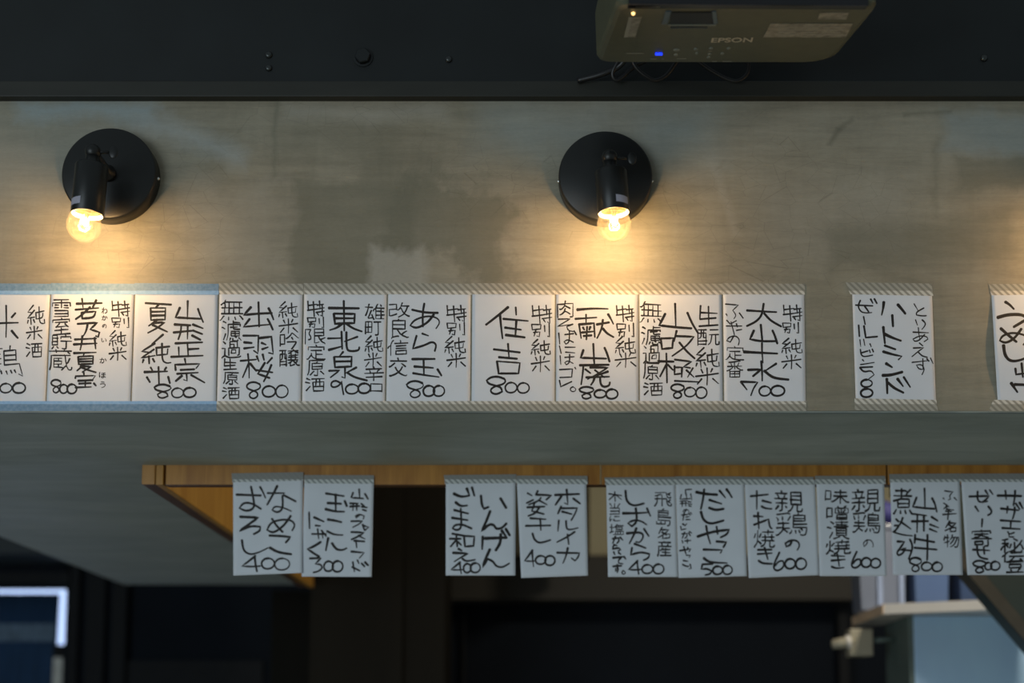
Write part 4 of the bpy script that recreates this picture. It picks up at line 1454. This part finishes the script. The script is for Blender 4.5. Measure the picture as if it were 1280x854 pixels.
upper(5, 379.6, 484.2, 481.8, 376.9, 'stripe_tape', CB, 'striped-taped menu slip priced 900, the only 900 in the upper row', '''
雄 898 185 1005 270
町 898 285 988 360
純 895 365 998 458
米 893 462 990 545
辛 895 542 1000 622
口 928 640 992 684
!2.1 688,206 862,208; 775,165 778,335; 718,238 725,296 835,292 838,240 718,238; 722,265 836,265; 765,297 735,320 696,332; 788,294 825,322 878,340
!2.0 684,380 765,378; 762,340 766,440; 688,446 765,425; 854,370 780,397; 790,343 790,430 802,454 860,450 864,430
!2.0 772,456 752,480; 720,485 725,545 818,540 820,484 720,485; 724,512 818,510; 782,545 782,606 765,600; 690,565 752,562 700,602; 848,545 790,576; 793,574 835,602 908,620
特 568 165 665 255
別 568 258 660 320
限 556 328 668 412
定 566 418 668 500
原 568 505 662 592
酒 556 602 668 685
9 700 618 782 700
0 783 640 862 698
0 855 635 930 695''')
upper(6, 484.6, 589.3, 588.4, 482.0, 'stripe_tape', CC, 'striped-taped menu slip with large looping kana in its middle column, right of the 900 slip', '''
特 358 190 472 285
別 360 288 460 362
純 345 368 465 465
米 358 465 465 545
!2.1 160,216 230,232 308,234; 230,180 220,240 222,312; 285,242 250,290 185,324 150,306 175,272 250,250 305,262 320,290 298,322
!2.1 218,352 252,364; 186,364 165,438 230,420 275,397 300,415 290,452
!2.1 160,498 290,497; 226,500 228,590; 172,540 280,548; 165,578 235,590 312,600; 305,555 328,592
改 30 178 145 258 1.4
良 45 268 140 378 1.4
信 24 392 135 475 1.3
交 30 492 132 595 1.5
8 128 622 228 720
0 222 648 292 712
0 280 648 348 712''')
upper(7, 589.7, 694.3, 694.0, 588.6, 'stripe_tape', CC, 'striped-taped menu slip with only two big characters in the centre, left of the middle lamp', '''
特 845 190 960 295
別 843 295 945 372
純 838 385 950 475
米 840 480 945 570
!2.1 710,200 650,250 582,302; 662,240 668,310 677,380; 752,202 755,245; 680,268 822,280; 690,318 782,330; 756,275 750,366; 694,360 804,374
!2.1 708,410 714,492; 626,442 776,460; 655,487 760,496; 645,510 655,580 768,580 776,520 645,510
8 585 597 697 700
0 690 630 762 692
0 760 632 832 694''')
upper(8, 694.6, 798.2, 799.0, 694.2, 'stripe_tape', CD, 'striped-taped menu slip directly under the middle lamp, small round full stop beside its price', '''
特 412 190 515 285
別 415 292 512 372
純 405 370 522 468
米 405 462 525 545
!2.2 188,216 280,208 364,211
!2.0 178,268 300,260; 240,243 240,290; 200,300 206,340 212,378; 198,300 285,293 290,372; 222,316 230,330; 265,312 258,330; 215,346 280,340; 246,312 242,386; 225,366 272,362; 300,300 372,288; 336,272 330,325 303,378; 335,322 360,352 397,372; 365,240 380,265 396,297
!2.2 281,410 285,490; 225,445 210,490 355,495; 345,432 360,465 374,512
!2.0 285,500 288,530; 203,533 370,530; 225,535 220,590 212,642; 235,555 265,578; 262,545 365,546 310,580 250,612; 290,560 345,602; 366,568 300,592; 240,602 372,598; 288,604 282,625 268,645; 320,600 322,640 340,658 372,650 376,630
肉 78 165 165 258 1.4
!1.35 80,270 150,268 75,312 165,298; 165,298 130,312 138,335 168,340; 172,335 182,358
!1.35 84,348 90,412; 118,358 170,352; 145,340 145,400 125,412 115,398 135,385 168,402; 178,345 186,360
!1.35 88,422 98,465; 120,430 178,430; 122,458 175,462
!1.35 92,478 96,528; 118,488 172,484; 146,470 146,518 128,530 118,518 136,506 166,522; 176,545 182,555
!1.35 88,558 162,554 158,600 90,603
!1.5 88,618 96,655 158,626
。 148 655 184 685 1.3
8 200 655 285 726
0 285 672 357 720
0 352 668 424 726''')
upper(9, 798.6, 902.6, 904.3, 799.2, 'stripe_tape', CD, 'striped-taped menu slip just right of the one under the middle lamp, densely written', '''
生 885 192 992 310 1.7
酛 878 328 1000 418 1.4
純 865 432 1000 545 1.6
米 865 548 995 645 1.6
!2.1 748,180 752,318; 692,238 658,305 750,316 842,322; 818,232 845,295 880,350
!2.0 666,380 674,440 732,434 737,378 666,380; 757,335 742,396; 750,366 855,370 815,422 732,480; 772,402 815,455 860,494
!2.0 698,465 700,545 702,632; 653,510 740,512; 700,525 662,597; 705,528 736,560
!1.7 745,500 842,512 795,542 835,548; 745,535 745,585 785,580 785,545 745,545; 850,548 820,600; 812,560 855,600; 745,622 885,628; 790,545 785,600
無 548 172 668 290
濾 556 312 668 415
過 564 422 668 520
原 568 522 656 615
酒 568 628 680 708
8 722 640 802 723
0 800 658 868 714
0 865 656 932 723''')
upper(10, 903.0, 1006.0, 1008.0, 904.6, 'stripe_tape', CE, 'striped-taped menu slip priced 700, rightmost of the unbroken upper row', '''
特 292 135 370 202
別 290 207 355 252
純 285 272 370 335
米 286 340 365 398
!2.2 143,158 205,162 264,165; 212,130 205,178 180,205 143,222; 214,170 240,200 284,224
!2.2 200,216 206,280; 172,240 156,276 200,285 264,284; 248,240 258,262 268,294
!2.2 130,328 200,332 268,335; 205,292 205,330 209,372
!2.2 202,366 206,420 206,446; 147,402 202,400 168,428; 264,376 215,408; 214,405 250,436 314,442
!1.3 55,132 108,136 85,158 100,178 90,192; 58,172 62,180; 112,168 128,190
!1.3 60,198 75,214 100,200
!1.3 58,222 122,222; 78,205 92,258; 100,212 104,226; 100,240 122,236
!1.3 90,262 75,288 60,282 72,266 100,262 114,280 108,300
定 56 306 130 360 1.2
番 62 366 126 430 1.2
7 118 448 190 508 1.9
0 192 468 242 510 1.9
0 240 466 300 510 1.9''')
upper(11, 1064.3, 1165.7, 1171, 1069, 'stripe_tape', CK, 'slanting menu slip standing alone between the upper row and the right-edge slip', '''
!1.3 465,150 478,172 490,192; 527,176 480,202 480,220 510,226 542,225
!1.3 474,250 486,284; 515,250 538,272 532,290 515,310
!1.3 458,328 555,332; 492,300 495,340 502,378; 532,342 500,378 470,388 458,372 500,350 545,355 552,372 528,388
!1.4 498,396 520,414; 460,428 525,425 490,450 452,482; 490,452 515,478 548,486
!1.3 452,518 560,506; 520,494 522,562 495,560 480,535 512,530 532,560 515,595; 545,494 558,512; 568,490 584,525
!2.5 275,138 272,175 262,218; 362,154 385,180 410,212
!2.3 328,220 333,292
!2.5 272,295 276,345 282,398; 276,338 325,362 382,382
!2.2 280,412 348,436; 270,450 330,468 388,480 368,500
!2.4 288,524 326,548; 266,600 320,598 392,578
!2.4 294,620 297,712; 300,644 340,680 398,708; 360,620 395,667; 400,610 440,672
!1.6 98,158 205,163; 128,128 112,165 130,200 160,208 198,205; 155,165 180,200; 192,120 206,146; 215,118 232,148
!1.6 148,230 158,280
!1.7 117,284 122,355; 150,288 162,362 235,356
!1.2 125,375 130,418; 148,372 156,412; 188,400 196,420
!1.5 128,436 132,470 150,484 205,472; 135,458 175,446; 184,440 190,456; 202,434 210,452
!1.2 140,500 150,510; 128,532 170,526 215,518
!1.6 125,550 205,546; 125,550 148,580 196,568 214,596 180,622
0 130 625 205 674 1.8
0 128 682 208 738 1.8''', t1=((1057, 353), (1164.5, 354.5), (1166.5, 370), (1063, 368)), t2=((1068.5, 498), (1170.5, 500), (1172.5, 514.5), (1068, 513)), bow=0.002, yt=354, yb=514)
upper(12, 1238.2, 1340, 1347, 1246.5, 'stripe_tape', CL, 'menu slip bowing off the wall at the right frame edge, upper row', '''
!2.6 178,134 205,150 230,177
!2.5 130,230 200,210 290,212 310,240 230,287
!2.4 150,295 200,340 247,378; 277,298 235,358 180,387 146,370 160,340 220,320 300,335 320,370 290,395
!2.8 168,398 175,460 212,500 290,486 330,455
!2.3 240,540 245,577 300,570; 278,508 286,592
!2.6 214,628 232,655 252,684; 235,638 300,640''', t1=((1236, 355), (1341, 355), (1341, 370), (1239, 369)), t2=((1242, 500), (1349, 500), (1349, 514), (1236, 514)), bow=0.0015, side=0.004)

C6 = (280, 575, 5.34)
C7 = (545, 580, 5.34)
C8 = (745, 580, 5.34)
C9 = (925, 580, 5.337)
C10 = (1090, 580, 5.337)
lower(21, ((291.4, 598), (378.9, 597), (377.8, 716.4), (291.6, 719.8)), ((289.4, 591.8), (379, 590.4), (379.2, 601), (290.3, 603)), C6,
      'leftmost lower slip, priced 400, overlapping the slanting orange wood', '''
!2.0 290,222 402,222; 356,173 325,235 288,300; 398,235 480,278; 390,238 394,328 355,354 322,335 338,308 400,320 447,342
!2.0 320,393 350,440 392,482; 446,373 400,440 330,490 288,468 310,420 380,398 450,402 476,435 455,472
!2.1 302,505 375,508 442,515 428,535 412,552; 304,585 360,618 450,630
!2.1 82,232 165,235 247,238; 180,178 195,250 205,322 150,345 103,322 130,285 190,290 247,328; 240,180 258,210 276,252
!2.1 106,380 228,385 160,435 103,474 180,440 242,447 240,475 198,496
!2.1 120,535 128,605 175,635 240,615 292,588
4 120 640 242 745
0 248 655 340 730
0 335 655 442 738''', curl=0.006)
lower(22, ((380.5, 600), (467.3, 600), (464.5, 721.4), (377, 721)), ((380.2, 593.9), (467.4, 594.2), (467.3, 605), (380.6, 604.4)), C6,
      'second lower slip from the left, priced 300, at the edge of the dark gap', '''
!1.7 902,195 905,250; 862,218 850,252 930,258; 940,225 962,262
!1.7 840,290 895,292; 840,312 905,308; 862,290 860,338; 885,290 886,336; 915,292 935,306; 918,312 955,318; 925,332 950,340
!1.4 905,368 880,388 876,375 905,362 936,375 930,395
!1.7 848,410 925,408 900,430 860,450; 935,440 965,450 940,470; 925,430 938,470
!1.8 848,482 935,485 900,510 850,532; 895,505 940,528
!2.0 880,535 886,585; 868,540 938,545
!1.8 848,612 935,620 905,655
!1.6 890,668 900,692
!2.0 860,682 870,745; 855,715 905,740; 918,690 938,712; 940,682 962,705
!2.2 680,224 800,242; 745,228 746,342; 690,288 782,293; 676,328 740,345 802,346; 805,273 820,310
!2.2 692,398 740,405 784,416; 688,476 735,500 792,502
!2.2 696,520 680,604; 720,555 748,598 790,604 818,590
!2.0 568,350 571,457; 600,383 666,412; 610,438 642,441
!1.7 586,495 682,495; 625,460 632,526; 650,470 682,510; 655,488 660,522
!2.2 646,548 600,578 558,595 600,625 636,646
3 572 655 662 752
0 665 675 732 746
0 722 673 796 750''', curl=0.003)
lower(23, ((557.3, 600), (644.6, 600), (644.3, 719.6), (557.2, 719.6)), ((554.4, 594), (645.2, 593), (645.6, 604), (556.3, 605)), C7,
      'lower slip with heavy brush strokes, priced 400, right of the wide dark gap', '''
!2.7 300,212 306,275 320,300 350,288; 430,230 468,294
!2.5 362,315 335,385 306,448 355,402 388,408 400,435 440,430 470,398
!2.6 312,485 308,568; 325,498 472,492; 432,468 430,530 398,578; 438,445 466,482; 465,433 492,477
!2.5 360,570 335,625 310,688 345,635 380,650 402,685 445,692 488,665
!2.5 118,198 165,222 222,212; 130,256 165,284 207,278; 205,163 222,207; 240,156 256,212
!2.0 120,308 215,332; 105,360 212,376; 165,298 172,425 140,446 110,430 130,405 180,405 238,432
!2.0 108,466 186,480; 90,500 166,500; 136,475 142,552; 135,508 98,552; 186,480 194,552 250,548 256,485 186,481; 145,520 168,542
!2.0 148,566 172,580; 112,594 215,598 170,622 123,652; 175,632 200,652 260,640
4 100 655 184 732
0 182 665 236 728
0 228 660 298 728''', curl=0.002, lift=0.0004)
lower(24, ((646, 600), (732.9, 600.5), (735, 719.8), (651.4, 722.7)), ((645.6, 594.6), (734.2, 595), (734.4, 605.5), (646, 605)), C7,
      'lower slip left of the beige gap, swinging slightly, priced 400', '''
!1.9 793,208 957,201; 872,170 880,272 860,262; 838,215 797,274; 915,230 962,266
!1.9 836,283 814,332; 830,297 942,295 930,330 903,377; 840,318 906,336
!2.0 820,376 814,447; 868,380 870,430 890,442 947,428
!1.9 927,453 870,492 808,522; 878,470 886,537
!2.0 807,593 957,596 948,625 928,647 905,630; 880,560 870,610 848,662
!1.8 610,195 640,212; 605,262 650,240; 680,180 665,205; 665,205 770,210 735,240; 700,225 690,245 620,272; 690,245 740,272
!1.9 608,290 725,285; 660,255 640,315 720,335; 690,290 665,330 615,348
!2.0 628,363 732,370; 598,414 764,411; 696,364 700,442
!1.9 644,463 655,505 692,532 764,508
4 592 575 664 684
0 662 612 737 672
0 725 612 797 680''', curl=-0.004, lift=0.0008)
lower(25, ((757.7, 600), (844, 600), (847.6, 721.5), (760, 721.4)), ((755.3, 597), (843.8, 596.2), (844, 606.5), (757, 606.5)), C8,
      'lower slip right of the beige gap, narrow column of small writing at its left', '''
飛 390 192 502 282 1.4
島 405 298 500 410 1.4
!1.6 440,425 420,465; 440,440 485,440 455,470 415,492; 440,455 470,475; 448,472 445,498 490,494 494,468 448,470
産 412 518 502 616 1.5
!2.2 197,178 202,250 250,283 320,264
!2.1 178,330 262,330 342,325; 265,295 276,385 240,417 213,396 250,375 300,380 337,406; 340,296 350,320 363,347
!2.1 204,464 300,455 320,485 292,527 268,520; 270,428 250,480 223,532; 320,433 352,482
!2.1 256,533 332,562; 240,560 233,607 300,588 357,602 350,630 318,643
!1.2 85,200 172,212; 125,185 128,250; 125,205 88,240; 130,205 170,238
当 92 264 160 335 1.2
に 92 348 160 382 1.2
塩 92 404 185 472 1.2
!1.8 110,500 150,495 155,515 140,530; 130,484 112,530; 160,490 178,508
!1.8 118,540 140,546; 116,550 112,568 150,560 165,572 148,582
!1.8 118,588 125,606; 150,592 165,604
!1.8 112,628 180,620 150,640 150,662 178,668; 185,618 198,635
!1.8 112,685 170,680; 142,672 145,712 130,715 130,700 150,702 142,725
。 172 712 197 738 1.3
4 218 645 300 736
0 305 672 382 734
0 380 668 456 736''', curl=-0.002, lift=0.0005)
lower(26, ((844.4, 600), (930.2, 600), (933.8, 720.4), (848.2, 722.7)), ((844, 595.6), (929.6, 595.6), (929.8, 606), (844.4, 606)), C8,
      'lower slip priced 500, with a quoted thin column at its left', '''
!2.3 667,188 735,202 810,206; 722,170 716,230 700,302; 755,240 790,252 837,266; 754,293 800,310 852,300; 824,178 862,224; 870,168 888,192 907,223
!2.2 700,318 715,375 765,404 852,378
!2.2 676,486 780,452 887,440 876,470 832,491; 735,413 745,475 763,532; 805,418 812,467
!2.0 803,518 870,523 850,557
!2.2 716,572 842,575 832,594; 718,628 755,658 873,662
!1.3 598,200 598,172 638,170 
!1.3 602,200 606,232; 570,205 562,236 630,232; 632,200 640,240
!1.3 562,250 610,246; 562,265 612,262; 578,248 575,285; 598,248 600,282; 615,252 636,256; 616,268 640,270; 618,280 636,284
!1.3 605,302 590,325 580,318 592,304 618,308 620,325
!1.3 572,342 612,338; 588,330 580,378; 600,355 622,352; 600,372 628,372; 618,330 630,342; 630,325 640,335
!1.5 578,400 595,412 605,400; 565,418 570,440 600,434
!1.3 572,468 610,465 605,490 592,496; 592,455 576,497; 618,462 630,480; 622,452 638,462
!1.3 575,510 580,528; 592,515 632,512; 610,502 610,530
!1.6 558,580 632,568 622,585; 585,552 600,600; 612,558 614,572
!1.2 602,610 632,612 622,625
!1.5 582,645 612,650; 578,672 600,684 618,684; 628,670 636,700 622,700
5 695 668 780 742
0 778 682 847 740
0 845 677 912 740''', curl=-0.003, lift=0.0009)
lower(27, ((930.6, 600), (1018.8, 600), (1023.9, 719.2), (935.9, 722.8)), ((928.9, 596.2), (1017, 596.2), (1017.4, 606.2), (929.6, 606)), C9,
      'lower slip priced 600, left of the other 600 slip', '''
親 235 182 418 318 1.7
鶏 240 328 445 475 1.6
!2.1 345,510 338,540 310,552 303,530 340,508 385,513 399,545 383,574
!1.9 70,216 187,204; 112,180 112,302; 148,245 208,260; 143,283 170,298 212,300
!1.9 90,348 152,352; 120,323 126,432; 92,407 190,370 198,420 212,432
焼 96 442 230 556 1.6
!1.9 118,574 212,572; 116,602 212,596; 163,558 186,637; 123,645 150,665 215,667
6 222 590 302 714
0 298 632 372 702
0 370 628 446 706''', curl=-0.003, lift=0.0005)
lower(28, ((1020.2, 600), (1105, 600), (1108.4, 720.3), (1024.4, 720.3)), ((1018.6, 595), (1106.8, 595), (1107, 605), (1019, 605.4)), C9,
      'lower slip priced 600, just left of the narrow blue gap', '''
親 750 167 930 318 1.8
鶏 755 328 932 460 1.6
!1.1 848,505 850,530 828,552 822,525 850,505 880,512 891,545 885,555
味 568 172 725 262 1.6
噌 578 284 718 372 1.6
漬 585 384 728 498 1.6
焼 572 512 735 600 1.7
!1.8 610,612 697,617; 608,646 700,638; 650,603 662,682; 610,685 640,698 692,692
6 742 585 814 696
0 808 625 877 692
0 870 630 940 696''', curl=-0.002, lift=0.0009)
lower(29, ((1112.5, 597), (1199.5, 597), (1203.6, 719), (1116.2, 719)), ((1111.3, 592.8), (1199.8, 592), (1200, 602.6), (1112, 603)), C10,
      'lower slip priced 800, just right of the narrow blue gap, above the white shelf', '''
!2.0 350,163 352,230 353,298; 298,223 273,286 350,296 417,300; 400,228 420,265 432,320
!2.0 265,333 362,345; 264,384 375,382; 303,340 300,455; 346,345 346,448; 396,353 438,380; 386,404 442,425; 384,434 432,454
!2.0 288,472 284,528; 288,500 417,522; 283,560 432,572; 370,472 370,560 368,642
煮 142 168 265 335 1.8
!1.9 160,368 178,386; 150,412 186,410 152,450 136,452 200,474 268,480; 206,358 190,400 165,430; 190,385 225,410 258,434
!2.0 168,518 215,520 190,560 165,592 175,610 205,600 225,560 190,575 255,578; 253,503 275,555 245,634
!1.4 485,180 540,188 515,212 525,235 510,240; 475,228 482,236; 548,225 565,242
!1.4 478,262 515,285 488,290; 500,280 480,300
!1.5 472,338 562,332; 495,300 515,305 545,308; 512,305 505,372; 490,315 530,318
!1.6 520,380 492,425; 515,395 560,395 530,425 488,446; 510,405 545,425; 525,425 522,452 558,450 560,425 525,427
物 480 474 580 555 1.5
8 248 625 332 721
0 328 655 402 714
0 400 655 472 720''', curl=0.002, lift=0.0005)
lower(30, ((1201.2, 597), (1289, 597), (1296, 719), (1209.2, 719)), ((1200, 592.2), (1290, 592), (1290, 602.6), (1200.4, 602.6)), C10,
      'lower slip cut off by the right frame edge, priced 800', '''
!2.0 836,212 915,212 997,215; 890,178 895,235; 955,178 952,225 943,277
!2.0 858,298 978,310; 905,283 900,327; 952,288 952,325 938,367; 958,263 985,302; 983,256 1005,297
!2.0 856,377 990,385; 926,383 924,427; 868,428 987,435
!1.6 905,452 915,466; 950,458 912,472 915,487 945,488
秘 862 502 1010 592 1.8
伝 868 588 1010 655 1.7
豆 898 655 1010 722 1.7
!1.9 648,218 780,214 760,240 735,256; 705,183 702,235 720,258 770,250; 755,176 772,202; 785,174 805,202
!2.1 688,283 710,317; 775,283 798,310 795,332 773,343
!2.1 736,368 732,420
寄 668 442 795 550 1.7
!1.9 672,572 784,578; 700,543 704,600 725,628 772,636; 745,553 750,602
8 672 645 762 729
0 752 657 802 709
0 790 650 856 711''', curl=0.0)
